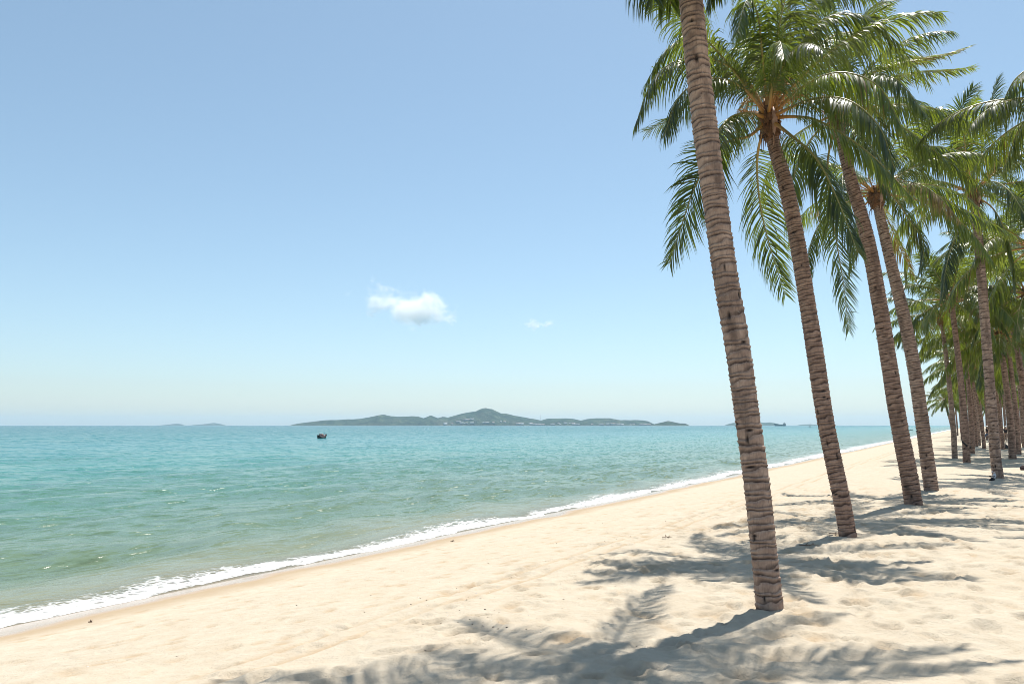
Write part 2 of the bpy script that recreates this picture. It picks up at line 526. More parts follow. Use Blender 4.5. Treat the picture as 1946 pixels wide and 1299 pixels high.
def build_sand():
    sa = spread_axis(-60, -0.6, 13.5, 900, 0.034, 1.045)
    ta = spread_axis(-60, 8.5, 25, 1500, 0.034, 1.035)
    S, T = np.meshgrid(sa, ta, indexing='ij')
    Z = sand_height(S, T)
    damp = np.zeros_like(Z)
    # wheel tracks running along the beach
    for c0, dpt in ((5.72, 0.022), (6.12, 0.016)):
        c = c0 + 0.25 * vnoise(ta * 0.12, ta * 0 + c0) + 0.04 * vnoise(ta * 2, ta * 0)
        g = np.exp(-((S - c[None]) / 0.055) ** 2) * (0.55 + 0.9 * np.clip(vnoise(ta * 0.7, ta * 0 + 2) + 0.4, 0, 1))[None]
        Z -= dpt * g - 0.008 * np.exp(-((S - c[None] - 0.13) / 0.05) ** 2)
        damp = np.maximum(damp, 0.55 * g)
    # footprints
    r2 = np.random.default_rng(5)
    n = 2600
    ps = np.where(r2.random(n) < 0.72, 5.2 + 8.3 * r2.random(n) ** 0.8, 1.3 + 4.5 * r2.random(n))
    pt = 6 + 26 * r2.random(n)
    # trails
    tr_s, tr_t = [], []
    for k in range(16):
        s0, t0, a = r2.uniform(2.2, 12), r2.uniform(5, 14), r2.normal(0.0, 0.18)
        for i in range(34):
            tr_s.append(s0 + math.sin(a) * i * 0.62 + (0.09 if i % 2 else -0.09)); tr_t.append(t0 + math.cos(a) * i * 0.62)
    ps = np.concatenate([ps, tr_s]); pt = np.concatenate([pt, tr_t])
    for a, b in zip(ps, pt):
        big = a > 5.5
        ln = r2.uniform(0.09, 0.16) if big else r2.uniform(0.07, 0.11)
        wd = ln * r2.uniform(0.42, 0.8)
        dp = r2.uniform(0.012, 0.038) if big else r2.uniform(0.005, 0.013)
        ang = r2.normal(0, 0.5)
        i0, i1 = np.searchsorted(sa, (a - 0.5, a + 0.5)); j0, j1 = np.searchsorted(ta, (b - 0.5, b + 0.5))
        if i1 - i0 < 3 or j1 - j0 < 3: continue
        ds = sa[i0:i1, None] - a; dt = ta[None, j0:j1] - b
        e1 = (ds * math.cos(ang) - dt * math.sin(ang)) / wd; e2 = (ds * math.sin(ang) + dt * math.cos(ang)) / ln
        rr = np.sqrt(e1 ** 2 + e2 ** 2)
        Z[i0:i1, j0:j1] += dp * (-np.exp(-rr ** 4) + 0.45 * np.exp(-((rr - 1.35) / 0.30) ** 2))
        if r2.random() < (0.25 if big else 0.6):
            damp[i0:i1, j0:j1] = np.maximum(damp[i0:i1, j0:j1], r2.uniform(0.2, 0.75) * np.exp(-(rr * 0.9) ** 2))
    # a scuffed, freshly dug stretch between the first two palms
    for (px, py, rad, amp) in ((1390, 985, 0.55, 0.9), (1335, 990, 0.4, 0.7), (1240, 1062, 0.3, 0.5), (1450, 975, 0.4, 0.6)):
        w = at(px, py, EYE * F / (py - HZ)); a, b = st(w[0], w[1])
        g = np.exp(-(((S - a) / rad) ** 2 + ((T - b) / (rad * 1.3)) ** 2) ** 1.5)
        x, y = xy(S, T)
        nz = fbm(x * 6, y * 6, 3, 77)
        Z += g * 0.07 * nz
        damp = np.maximum(damp, g * amp * np.clip(nz * 2 + 0.45, 0, 1))
    x, y = xy(S, T)
    sw = S + shore_wave(T)
    me = mesh_np("beach", np.stack([x, y, Z], -1).reshape(-1, 3), grid_quads(len(sa), len(ta)), None, [M_SAND], True,
                 {"shore": sw, "damp": damp})
    o = obj("beach", me, kind="structure", label="pale sandy beach sloping down to the water")
    return o


build_sand()


def sand_z(x, y):
    s, t = st(x, y)
    return float(sand_height(np.array(s), np.array(t)))


# ------------------------------------------------------------------ the sea
_rw = np.random.default_rng(11)
WAVES = []
for _k in range(20):
    _lam = 0.45 * 1.16 ** _k
    if _lam > 6: break
    _a = _rw.normal(0.0, 0.55)
    WAVES.append((_k, _lam, math.cos(_a) * 2 * math.pi / _lam, math.sin(_a) * 2 * math.pi / _lam, _rw.uniform(0, 6.28)))


def sea_height(O_, T):
    """water level O_ metres offshore and T metres along the beach: low swell and wavelets"""
    Z = np.full(O_.shape, SEA_Z)
    damp = np.clip((O_ + 0.1) / 3.5, 0.02, 1)
    fade = np.exp(-np.maximum(O_ - 40, 0) / 160.0) * np.exp(-np.maximum(np.abs(T - 30) - 45, 0) / 160.0)
    ph = 2.0 * fbm(T * 0.05, O_ * 0.05, 3, 5)
    w = np.sin(O_ * 2 * math.pi / 5.2 + ph * 3 + 0.4)
    Z = Z + damp * fade * 0.065 * np.where(w > 0, np.abs(w) ** 1.5, -0.6 * np.abs(w)) * (0.6 + 1.4 * np.clip(vnoise(T * 0.09, O_ * 0.11, 9) + 0.4, 0, 1))
    for k, lam, kx, ky, p0 in WAVES:
        near = np.exp(-np.maximum(O_ - 22, 0) / (lam * 9)) * np.exp(-np.maximum(np.abs(T - 28) - 24, 0) / (lam * 9))
        env = np.clip(0.55 + 1.3 * vnoise(O_ / (lam * 3.0), T / (lam * 4.0), 50 + k), 0, 2)
        Z = Z + damp * near * env * lam * (0.005 if lam < 0.8 else 0.0105) * np.sin(kx * O_ + ky * T + p0)
    return Z


def build_sea():
    oa = spread_axis(-1.0, -0.9, 20, 14000, 0.115, 1.035)      # metres offshore
    ta = spread_axis(-14000, 4, 52, 14000, 0.16, 1.04)
    O_, T = np.meshgrid(oa, ta, indexing='ij')
    Z = sea_height(O_, T)
    x, y = xy(-O_, T)
    off = O_ + shore_wave(T) * -1
    me = mesh_np("sea", np.stack([x, y, Z], -1).reshape(-1, 3), grid_quads(len(oa), len(ta))[:, ::-1], None, [M_WATER], True,
                 {"offshore": np.maximum(off, 0)})
    return obj("sea", me, kind="structure", label="calm turquoise sea with small ripples")


build_sea()


def build_foam():
    ta = spread_axis(-30, 4, 60, 700, 0.055, 1.02)
    va = np.linspace(0, 1, 26)
    width = 0.9 + 0.35 * vnoise(ta * 0.22, ta * 0 + 5) * 2 + 0.2 * vnoise(ta * 0.8, ta * 0 + 1) + np.clip((ta - 20) * 0.012, 0, 1.2)
    width = np.maximum(width, 0.35)
    edge = -shore_wave(ta) - 0.02 + 0.08 * vnoise(ta * 2.3, ta * 0 + 7) * 2
    V, T = np.meshgrid(va, ta, indexing='ij')
    S = edge[None] - V * width[None] * (1 + 0.15 * vnoise(T * 1.7, V * 3, 3))
    x, y = xy(S, T)
    base = np.maximum(sand_height(S, T), sea_height(-S, T)) + 0.003
    hump = 0.018 * np.clip(V * 5, 0, 1) * np.sin(np.clip(V * 1.5, 0, 1) * math.pi) * (0.6 + 0.9 * (vnoise(T * 2.5, V * 4, 8) + 0.5)) + 0.008 * fbm(T * 6, V * 9, 2, 3) * np.clip(V * 8, 0, 1)
    z = base + np.maximum(hump, 0) * np.clip((V - 0.2) * 4, 0, 1) * np.clip((0.75 - V) * 4, 0, 1)
    me = mesh_np("foam", np.stack([x, y, z], -1).reshape(-1, 3), grid_quads(len(va), len(ta))[:, ::-1], None, [M_FOAM], True, {"across": V})
    obj("foam", me, kind="stuff", label="white foam of a small wave breaking along the sand", category="foam")


build_foam()


# ------------------------------------------------------------------ islands on the horizon
def mat_island():
    N = NT("forested_hill")
    p = N.pos()
    a = N.noise(p, 0.012, 6, 0.7)
    b_ = N.noise(p, 0.0035, 4, 0.6)
    c = N.ramp(a, [(0.35, (0.006, 0.017, 0.011)), (0.52, (0.026, 0.052, 0.029)), (0.68, (0.095, 0.115, 0.065))])
    c = N.mix(N.mapr(b_, 0.55, 0.68, 0, 0.5), c, (0.10, 0.10, 0.07))
    low = N.mapr(N.n("ShaderNodeSeparateXYZ", {0: p}).outputs[2], 1.0, 4.5, 1, 0)
    c = N.mix(N.math('MULTIPLY', low, 0.7), c, (0.30, 0.27, 0.22))
    nb = N.bump(a, 1.0, 40.0)
    b = N.n("ShaderNodeBsdfPrincipled", {"Base Color": c, "Roughness": 0.95, "Specular IOR Level": 0.1, "Normal": nb})
    return N.end(b.outputs[0])


M_ISLE = mat_island()
ISLE_H = {}


def island(name, prof, Y, half_depth, label, hk=1.0, seed=0):
    """a hilly island: ridge line seen as pairs (column, pixels above the horizon), Y metres away"""
    px = np.array([a for a, _ in prof], float); hh = np.array([b for _, b in prof], float) * hk / F * Y
    n = int((px[-1] - px[0]) * 1.6) + 12
    X = (np.linspace(px[0], px[-1], n) - CX) / F * Y
    ridge = np.interp(np.linspace(px[0], px[-1], n), px, hh)
    k = np.ones(5) / 5
    ridge = np.convolve(np.pad(ridge, 2, mode='edge'), k, 'valid') * 0.6 + ridge * 0.4
    m = 30
    w = np.linspace(-1, 1, m)
    Wd = half_depth * (0.25 + 0.75 * np.clip(ridge / (ridge.max() + 1e-6), 0, 1) ** 0.5)
    XX = np.repeat(X[:, None], m, 1); YY = Y + 0.7 * half_depth + w[None] * Wd[:, None]
    shp = np.cos(w * math.pi / 2) ** 0.85
    ZZ = ridge[:, None] * shp[None]
    nz = fbm(XX / 160, YY / 160, 4, seed)
    ZZ = ZZ * (1 + 0.30 * nz * (1 - shp[None] * 0.75)) + 3.5 * fbm(XX / 45, YY / 45, 2, seed + 3) * np.clip(ZZ / 12, 0, 1)
    ZZ = ZZ + SEA_Z - 0.6
    me = mesh_np(name, np.stack([XX, YY, ZZ], -1).reshape(-1, 3), grid_quads(n, m)[:, ::-1], None, [M_ISLE])
    o = obj(name, me, kind="structure", label=label)
    return X, YY, ZZ


MAIN = [(534, 0), (545, 4), (566, 7), (580, 8.5), (600, 11), (640, 12), (670, 13.5), (690, 17), (703, 21), (715, 23), (728, 20), (745, 18), (775, 20), (785, 19), (797, 15), (812, 20),
        (825, 15), (835, 18), (845, 16), (862, 21), (880, 26), (900, 28), (912, 33), (922, 35.5), (934, 34), (943, 29), (951, 25), (962, 24), (978, 20), (1000, 17), (1014, 14), (1030, 10.5),
        (1042, 14), (1060, 15), (1082, 15), (1098, 13), (1110, 10.5), (1124, 14), (1150, 15.5), (1168, 15.5), (1180, 13), (1190, 11), (1215, 11.5), (1232, 11.5), (1243, 9), (1252, 4), (1258, 2.5), (1262, 0)]
MX, MY, MZ = island("island", MAIN, 7000, 520, "long hazy green island with a rounded peak on the horizon", 1.0, 3)
island("island", [(1240, 0), (1250, 4), (1262, 6.5), (1276, 9.5), (1288, 7), (1297, 5.5), (1306, 5), (1312, 2), (1316, 0)], 5600, 150, "small dark wooded islet at the right tip of the long island", 1.0, 9)
island("island", [(296, 0), (306, 1.4), (318, 2.2), (329, 3.4), (336, 2.6), (341, 0)], 13800, 220, "faint low islet on the horizon at far left", 1.15, 12)
island("island", [(355, 0), (364, 1.8), (374, 2.0), (386, 3.0), (400, 4.6), (410, 3.2), (424, 0)], 13800, 220, "faint pointed islet on the horizon left of the long island", 1.15, 13)
island("island", [(1386, 0), (1396, 4), (1410, 6.5), (1422, 7.5), (1440, 8), (1452, 7.2), (1462, 5.5), (1472, 6.8), (1480, 5), (1492, 2), (1502, 0)], 9000, 260, "pale blue hilly island behind the nearest palm trunk", 1.0, 17)
island("island", [(1524, 0), (1531, 2), (1545, 2.4), (1562, 1.6), (1572, 0)], 11000, 200, "faint flat strip of land on the horizon between two trunks", 1.1, 19)

M_HWALL = simple("house_walls", (0.62, 0.60, 0.57), 0.8, 0.1, 0.2)
M_HROOF = simple("house_roof", (0.42, 0.27, 0.21), 0.8, 0.3, 0.3)
M_HROOFW = simple("house_roof_pale", (0.60, 0.60, 0.60), 0.6, 0.15, 0.3)


def house_mesh(w, d, h, roof, roofm):
    a = Acc()
    a.box((0, 0, h / 2), (w, d, h))
    nq = 6
    a.add([[-w * .55, -d * .58, h], [w * .55, -d * .58, h], [w * .55, d * .58, h], [-w * .55, d * .58, h], [-w * .55, 0, h + roof], [w * .55, 0, h + roof]],
          [[0, 1, 5, 4], [2, 3, 4, 5], [3, 2, 1, 0]], [[0, 4, 3], [1, 2, 5]])
    me = a.mesh("house", [M_HWALL, roofm], False)
    idx = [0] * 6 + [1] * 3 + [1] * 2
    me.polygons.foreach_set("material_index", idx)
    return me


HM = [house_mesh(22, 12, 7, 4, M_HROOF), house_mesh(34, 14, 9, 4, M_HROOFW), house_mesh(16, 10, 6, 3.5, M_HROOFW), house_mesh(48, 14, 11, 3, M_HROOF)]
rh = random.Random(3)
spots = []
for k in range(44):
    px = rh.choice([rh.uniform(846, 905), rh.uniform(880, 1010), rh.uniform(985, 1050), rh.uniform(1020, 1105), rh.uniform(1120, 1240)])
    spots.append((px, rh.uniform(0.01, 0.10)))
for px, f in ((883, .34), (888, .36), (893, .37), (897, .36), (959, .22), (952, .18), (846, .2), (1075, .2), (1088, .22), (1092, .2), (1010, .15), (872, .2), (1062, .16), (1083, .18)):
    spots.append((px, f))
for px, f in spots:
    X = (px - CX) / F * 7000
    i = int(np.clip(np.searchsorted(MX, X), 1, len(MX) - 2))
    row_y, row_z = MY[i], MZ[i]
    front = row_y < row_y.mean()
    j = int(np.argmax(row_z > SEA_Z + 1.5 + f * (row_z.max() - SEA_Z)))
    o = obj("house", HM[rh.randrange(4)], None, label="tiny pale house on the shore or lower slope of the far island", category="house", group="houses along the island shore")
    o.location = (X, row_y[j] - 2, row_z[j] - 1.0)
    o.rotation_euler = (0, 0, rh.uniform(-0.4, 0.4))

# radio mast on the saddle of the long island
def mast():
    Xc = (1029.5 - CX) / F * 7000
    i = int(np.searchsorted(MX, Xc)); j = int(np.argmax(MZ[i]))
    z0 = float(MZ[i][j])
    a = Acc()
    for k in range(3):
        an = k * 2.094
        a.tube([[3.0 * math.cos(an), 3.0 * math.sin(an), -2], [0.8 * math.cos(an), 0.8 * math.sin(an), 46]], 0.55, 5)
    for h in range(4, 46, 6):
        r = 3.0 - 2.2 * h / 46
        a.tube([[r * math.cos(b), r * math.sin(b), h] for b in (0, 2.094, 4.189, 6.283)], 0.3, 4)
    t = thing("radio_mast", (Xc, float(MY[i][j]), z0), "thin lattice radio mast on the saddle of the long island", "mast")
    obj("lattice", a.mesh("lattice", [simple("mast_steel", (0.35, 0.33, 0.34), 0.5)]), t)
    b = Acc(); b.tube([[0, 0, 45], [0, 0, 58]], 0.4, 5)
    obj("antenna", b.mesh("antenna", [simple("mast_tip", (0.5, 0.2, 0.17), 0.5)]), t)


mast()

# ------------------------------------------------------------------ coconut palms
WIND = np.array([0.93, -0.30, 0.0])


def unit(v):
    return v / (np.linalg.norm(v, axis=-1, keepdims=True) + 1e-9)


def frond_arrays(P, side, seed, lmax, pairs, gl, wind, width, beta, twist=0.0, steps=4, ragged=0.15, tone0=0.3, start=0.2, tip_angle=28):
    """leaflets along a midrib polyline P (n,3); SIDE is the frond's sideways direction"""
    r = np.random.default_rng(seed)
    n = len(P)
    Tn = unit(np.gradient(P, axis=0))
    S = side[None] - Tn * (Tn @ side)[:, None]
    S = unit(S)
    Nn = np.cross(S, Tn)
    if Nn[0][2] < 0 and Nn[n // 3][2] < 0:
        Nn = -Nn
    u = np.linspace(start, 0.995, pairs)
    u = np.concatenate([u, u]) + r.normal(0, 0.003, pairs * 2)
    sg = np.concatenate([np.ones(pairs), -np.ones(pairs)])
    keep = r.random(pairs * 2) > ragged * 0.25
    u, sg = np.clip(u[keep], 0, 1), sg[keep]
    m = len(u)
    x = u * (n - 1); i = np.minimum(x.astype(int), n - 2); f = (x - i)[:, None]
    lerp = lambda A: A[i] * (1 - f) + A[i + 1] * f
    base, T, Sd, Nd = lerp(P), unit(lerp(Tn)), unit(lerp(S)), unit(lerp(Nn))
    rel = (u - start) / (1 - start)
    tw = twist * rel
    Sd, Nd = Sd * np.cos(tw)[:, None] + Nd * np.sin(tw)[:, None], Nd * np.cos(tw)[:, None] - Sd * np.sin(tw)[:, None]
    prof = (0.42 + 0.58 * np.sin(np.clip(rel / 0.38, 0, 1) * math.pi / 2)) * (1 - 0.68 * np.clip((rel - 0.38) / 0.62, 0, 1) ** 1.5)
    L = lmax * prof * r.uniform(1 - 0.5 * ragged, 1.05, m) * np.where(r.random(m) < 0.3 * ragged, r.uniform(0.35, 0.8, m), 1.0)
    ang = np.radians(72 + (tip_angle - 72) * rel ** 0.8 + r.normal(0, 4, m) + 20 * vnoise(u * 17 + seed, sg * 2.1) + np.where(r.random(m) < 0.06, r.normal(0, 25, m), 0))
    bt = np.radians(beta + r.normal(0, 5, m))
    d = np.cos(ang)[:, None] * T + np.sin(ang)[:, None] * (sg[:, None] * Sd * np.cos(bt)[:, None] + Nd * np.sin(bt)[:, None])
    down = np.array([0, 0, -1.0])
    gk = gl * r.uniform(0.75, 1.25, m) * (1 + 0.9 * vnoise(u * 13 + seed * 1.7, sg * 3.7)) + np.where(r.random(m) < 0.05, 1.2, 0)
    wk = wind * r.uniform(0.6, 1.4, m)
    pos = base.copy()
    wid = width * (0.55 + 0.45 * prof) * r.uniform(0.8, 1.15, m)
    prof_w = {4: [0.55, 1.0, 0.85, 0.5], 3: [0.6, 1.0, 0.6]}[steps]
    roll = r.normal(0, 0.22, m)
    vs, al = [], []
    for k in range(steps):
        wd = unit(T - d * np.sum(T * d, 1)[:, None])
        bn = np.cross(d, wd)
        wv = wd * np.cos(roll)[:, None] + bn * np.sin(roll)[:, None]
        hw = (wid * prof_w[k] / 2)[:, None]
        vs.append(pos - wv * hw); vs.append(pos + wv * hw)
        al += [k / steps] * 2
        d = unit(d + (gk[:, None] * down + wk[:, None] * WIND) * (L / lmax)[:, None] * (0.35 + 0.35 * k))
        pos = pos + d * (L / steps)[:, None]
    vs.append(pos); al.append(1.0)
    nv = 2 * steps + 1
    V = np.stack(vs, 1).reshape(-1, 3)
    b0 = (np.arange(m) * nv)[:, None]
    q = np.concatenate([b0 + np.array([[2 * k, 2 * k + 1, 2 * k + 3, 2 * k + 2]]) for k in range(steps - 1)], 0)
    t = b0 + np.array([[2 * steps - 2, 2 * steps - 1, 2 * steps]])
    tone = np.clip(tone0 + r.normal(0, 0.09, m) + 0.25 * vnoise(u * 9 + seed, sg * 3.3 + seed), 0, 1)
    return V, q, t, np.repeat(tone, nv), np.tile(np.array(al), m)


def rachis_acc(P, r0, r1=0.004, nseg=6):
    a = Acc()
    n = len(P)
    u = np.linspace(0, 1, n)
    rad = r1 + (r0 - r1) * (1 - u) ** 1.15 + r0 * 0.9 * np.exp(-u / 0.05)
    a.tube(P, rad, nseg)
    tone = np.concatenate([np.repeat(u, nseg), [0, 1]])
    return a, tone


def bend(p0, az, el, L, g, wind, n=26, kink=0.0):
    """midrib that leaves the crown at azimuth az and elevation el and sags under its weight and the wind"""
    d = np.array([math.cos(az) * math.cos(el), math.sin(az) * math.cos(el), math.sin(el)])
    p = np.array(p0, float); P = [p.copy()]
    ds = L / (n - 1)
    for i in range(n - 1):
        u = i / (n - 1)
        flex = 0.25 + 1.5 * u
        d = d + ds * flex * (np.array([0, 0, -g]) + WIND * wind)
        d /= np.linalg.norm(d)
        p = p + d * ds
        P.append(p.copy())
    return np.array(P)


def trunk_mesh(path, rad, seed, mat, period=0.085, around=44, step=0.011, amp=0.095):
    r = np.random.default_rng(seed)
    A = np.column_stack([path, rad])
    L = np.linalg.norm(np.diff(path, axis=0), axis=1).sum()
    n = max(60, int(L / step))
    B, L = resample(catmull(A, 400), n)
    P, rr = B[:, :3], B[:, 3]
    T = unit(np.gradient(P, axis=0))
    X = unit(np.cross(T, np.array([0, 1.0, 0]))); Yv = np.cross(T, X)
    h = np.linspace(0, L, n)
    per = period * (1.15 - 0.45 * h / L) * (1 + 0.5 * vnoise(h * 1.3, h * 0, seed) + 0.9 * vnoise(h * 6.0, h * 0 + 3, seed))
    ph = np.cumsum(np.gradient(h) / per)[:, None]
    th = (np.arange(around) / around * 2 * math.pi)[None]
    phi = ph + 0.20 * np.sin(th + 2.4 * ph) + 0.07 * np.sin(2 * th + 1.3 * ph + seed) + 0.05 * np.sin(5 * th + 0.7 * ph) + 0.25 * vnoise(np.cos(th) * 2.2 + 5 + ph * 0.05, np.sin(th) * 2.2 + ph * 0.3, seed)
    f = phi - np.floor(phi)
    bulge = np.where(f < 0.80, (f / 0.8) ** 1.3, 1 - (f - 0.80) / 0.20)
    lens = np.clip(0.5 + 0.5 * np.sin(th * 1 + 2.4 * np.floor(phi) + seed) + 0.5 * vnoise(np.floor(phi) * 1.7, th * 1.2, seed + 8), 0, 1)
    wsc = 0.22 + 0.42 * lens
    scar = np.clip(1.25 - f / wsc, 0, 1) * (0.55 + 0.45 * lens)
    blotch = np.clip(3 * vnoise(np.cos(th) * 1.5 + 9, np.sin(th) * 1.5 + h[:, None] * 2.3, seed + 6), 0, 1) * 0.5
    scar = np.maximum(scar, blotch)
    gash = np.zeros_like(f)
    for _ in range(int(L * 7)):
        h0 = L * r.random() ** 2.0; t0 = r.uniform(0, 6.28)
        hl, tl = (r.uniform(0.02, 0.06), r.uniform(0.06, 0.16)) if r.random() < 0.6 else (r.uniform(0.012, 0.02), r.uniform(0.2, 0.5))
        dt = np.angle(np.exp(1j * (th - t0)))
        g = np.exp(-(((h[:, None] - h0) / hl) ** 2 + (dt / tl) ** 2) ** 2)
        gash = np.maximum(gash, g)
    lump = 0.05 * vnoise(np.cos(th) * 1.1 + 7, np.sin(th) * 1.1 + h[:, None] * 1.6, seed + 4)
    rad2 = rr[:, None] * (1 - amp * 0.55 + amp * bulge * (0.6 + 0.6 * lens) + lump - 0.10 * gash + 0.012 * vnoise(th * 9, h[:, None] * 40, seed + 2))
    rad2 = rad2 * (1 + 0.16 * np.exp(-h / 0.30))[:, None]
    V = P[:, None] + rad2[..., None] * (np.cos(th)[..., None] * X[:, None] + np.sin(th)[..., None] * Yv[:, None])
    return mesh_np("trunk", V.reshape(-1, 3), grid_quads(n, around, True), None, [mat], True, {"scar": scar, "gash": gash}), P


def crown_bits(root, c, axis, seed, stalks=6, spathe=True, r0=0.13):
    """fibre sheath, dry flower stalks and a hanging spathe at the top of the trunk"""
    r = np.random.default_rng(seed)
    a = Acc()
    n, k = 18, 26
    hs = np.linspace(-0.42, 0.30, n)
    th = np.arange(k) / k * 2 * math.pi
    X = unit(np.cross(axis, [0, 1.0, 0])); Yv = np.cross(axis, X)
    prof = np.interp(hs, [-0.42, -0.25, -0.02, 0.15, 0.30], [0.80, 1.35, 1.55, 1.15, 0.35]) * r0
    rr = prof[:, None] * (1 + 0.28 * np.sin(th[None] * 5 + hs[:, None] * 6) * np.clip(hs[:, None] + 0.4, 0, 1) + 0.5 * vnoise(th[None] * 3.3, hs[:, None] * 22, seed))
    V = c + hs[:, None, None] * axis + rr[..., None] * (np.cos(th)[None, :, None] * X + np.sin(th)[None, :, None] * Yv)
    a.add(V.reshape(-1, 3), grid_quads(n, k, True))
    for j in range(26):       # loose ragged fibre strips
        an = r.uniform(0, 6.28); o = math.cos(an) * X + math.sin(an) * Yv
        p0 = c + axis * r.uniform(-0.35, 0.1) + o * r0 * 1.25
        a.tube([p0, p0 + o * 0.06 - axis * 0.07, p0 + o * 0.05 - np.array([0, 0, r.uniform(0.14, 0.3)])], [0.016, 0.012, 0.003], 4)
    obj("fibre_sheath", a.mesh("fibre_sheath", [M_FIBRE]), root)
    for j in range(stalks):
        an = j * 2.4 + r.uniform(-0.3, 0.3); el = r.uniform(0.5, 1.15)
        P = bend(c + axis * 0.02, an, el, r.uniform(0.55, 0.85), 0.5, 0.05, 10)
        b = Acc(); b.tube(P, np.linspace(0.026, 0.010, len(P)), 5)
        for q in range(15):
            i = r.integers(4, 10); p0 = P[i]
            dd = unit(P[i] - P[i - 1] + r.normal(0, 0.55, 3) + np.array([0, 0, -0.1]))
            ll = r.uniform(0.16, 0.36)
            b.tube([p0, p0 + dd * ll * 0.55, p0 + dd * ll + np.array([0, 0, -ll * 0.25])], [0.008, 0.007, 0.004], 4)
        obj("flower_stalk", b.mesh("flower_stalk", [M_STALK]), root)
    if spathe:
        o = unit(np.array([0.25, -1.0, 0])); p0 = c + axis * 0.02 + o * r0 * 1.2
        b = Acc()
        b.tube([p0 + [0, 0, 0.12], p0 + o * 0.05, p0 + o * 0.06 + [0, 0, -0.18], p0 + o * 0.02 + [0.01, 0, -0.34], p0 + [0.02, 0, -0.55]], [0.02, 0.055, 0.05, 0.022, 0.006], 7)
        obj("dry_spathe", b.mesh("dry_spathe", [M_SPATHE]), root)


def place_frond(root, P, seed, lmax, pairs, gl, wind, width, beta, twist, tone0, ragged, r0, steps=4, tip_angle=28, side=None):
    h = P[-1] - P[0]
    mid = P[len(P) // 2] - P[0]
    hv = np.array([h[0] + mid[0], h[1] + mid[1], 0])
    if side is None:
        side = unit(np.array([hv[1], -hv[0], 0])) if np.linalg.norm(hv) > 0.1 else np.array([1.0, 0, 0])
    a, tone = rachis_acc(P, r0)
    fr = obj("frond", a.mesh("frond", [M_RACHIS], True, {"tone": tone}), root)
    V, q, t, tn, al = frond_arrays(P, side, seed, lmax, pairs, gl, wind, width, beta, twist, steps, ragged, tone0, tip_angle=tip_angle)
    obj("leaflets", mesh_np("leaflets", V, q, t, [M_LEAF], False, {"tone": tn, "along": al}), fr, kind="stuff")


def near_palm(label, pts, crown_px, keys, n_random, seed, mat, fl=3.2, lmax=0.88, pairs=104, period=0.06, step=0.009, around=44, width=0.025, wind=0.10,
              spathe=True, stalks=6, skip=None, tone=0.32, group="coconut palms lining the beach", age=(0.0, 1.0)):
    """pts: (column, row, Y, trunk width px) from the ground up; crown_px the last of them"""
    path = np.array([at(a, b, y) for a, b, y, w in pts])
    rad = np.array([w / 2 / F * y for a, b, y, w in pts])
    x0, y0 = path[0][0], path[0][1]
    zb = sand_z(x0, y0)
    path[0][2] = zb
    dirn = unit(path[1] - path[0])
    path = np.vstack([path[0] - dirn * 0.35, path]); rad = np.concatenate([[rad[0] * 1.05], rad])
    root = thing("palm_tree", (x0, y0, zb), label, "palm tree", group)
    loc = np.array([x0, y0, zb])
    me, P = trunk_mesh(path - loc, rad, seed, mat, period, around, step)
    obj("trunk", me, root)
    c = path[-1] - loc
    axis = unit(P[-1] - P[-12])
    r = np.random.default_rng(seed + 100)
    crown_bits(root, c, axis, seed, stalks, spathe, rad[-1] * 1.12)
    Yc = pts[-1][2]
    k = 0
    for key in keys:
        opt = key[-1] if isinstance(key[-1], dict) else {}
        kp = [q for q in key if not isinstance(q, dict)]
        pp = [c] + [at(a, b, Yc + dy) - loc for a, b, dy in kp]
        Pf, Lf = resample(catmull(np.array(pp), 120), 30)
        place_frond(root, Pf, seed * 100 + k, opt.get("l", lmax), int(pairs * np.clip(Lf / 3.0, 0.6, 1.25)), opt.get("g", 1.4), opt.get("w", wind), width,
                    opt.get("beta", -6), opt.get("tw", r.normal(0, 0.3)), opt.get("tone", tone + r.uniform(-0.3, 0.52)), opt.get("rag", 0.25), 0.030, tip_angle=opt.get("tip", 28), side=unit(np.array(opt["side"])) if "side" in opt else None)
        k += 1
    for j in range(n_random):
        ag = age[0] + (age[1] - age[0]) * (j + 0.5) / max(1, n_random)
        az = j * 2.39996 + r.normal(0, 0.15) + seed
        if skip and skip(az % (2 * math.pi), ag):
            continue
        el = R(84 - 100 * ag ** 0.9) + r.normal(0, 0.08)
        L = fl * (0.72 + 0.36 * math.sin(min(1, ag * 1.6) * math.pi / 2)) * r.uniform(0.9, 1.08)
        Pf = bend(c + axis * 0.05, az, el, L, 0.30 + 0.16 * ag + r.uniform(0, 0.1), wind * r.uniform(0.5, 1.6), 28)
        place_frond(root, Pf, seed * 100 + 50 + j, lmax * r.uniform(0.9, 1.1), pairs, 0.5 + 1.3 * ag, wind * 1.6, width, 22 - 55 * ag, r.normal(0, 0.35),
                    0.97 if (ag > 0.75 and r.random() < 0.3) else tone + 0.2 * ag ** 3 + r.uniform(-0.3, 0.5), 0.2 + 0.4 * ag, 0.030)
    return root


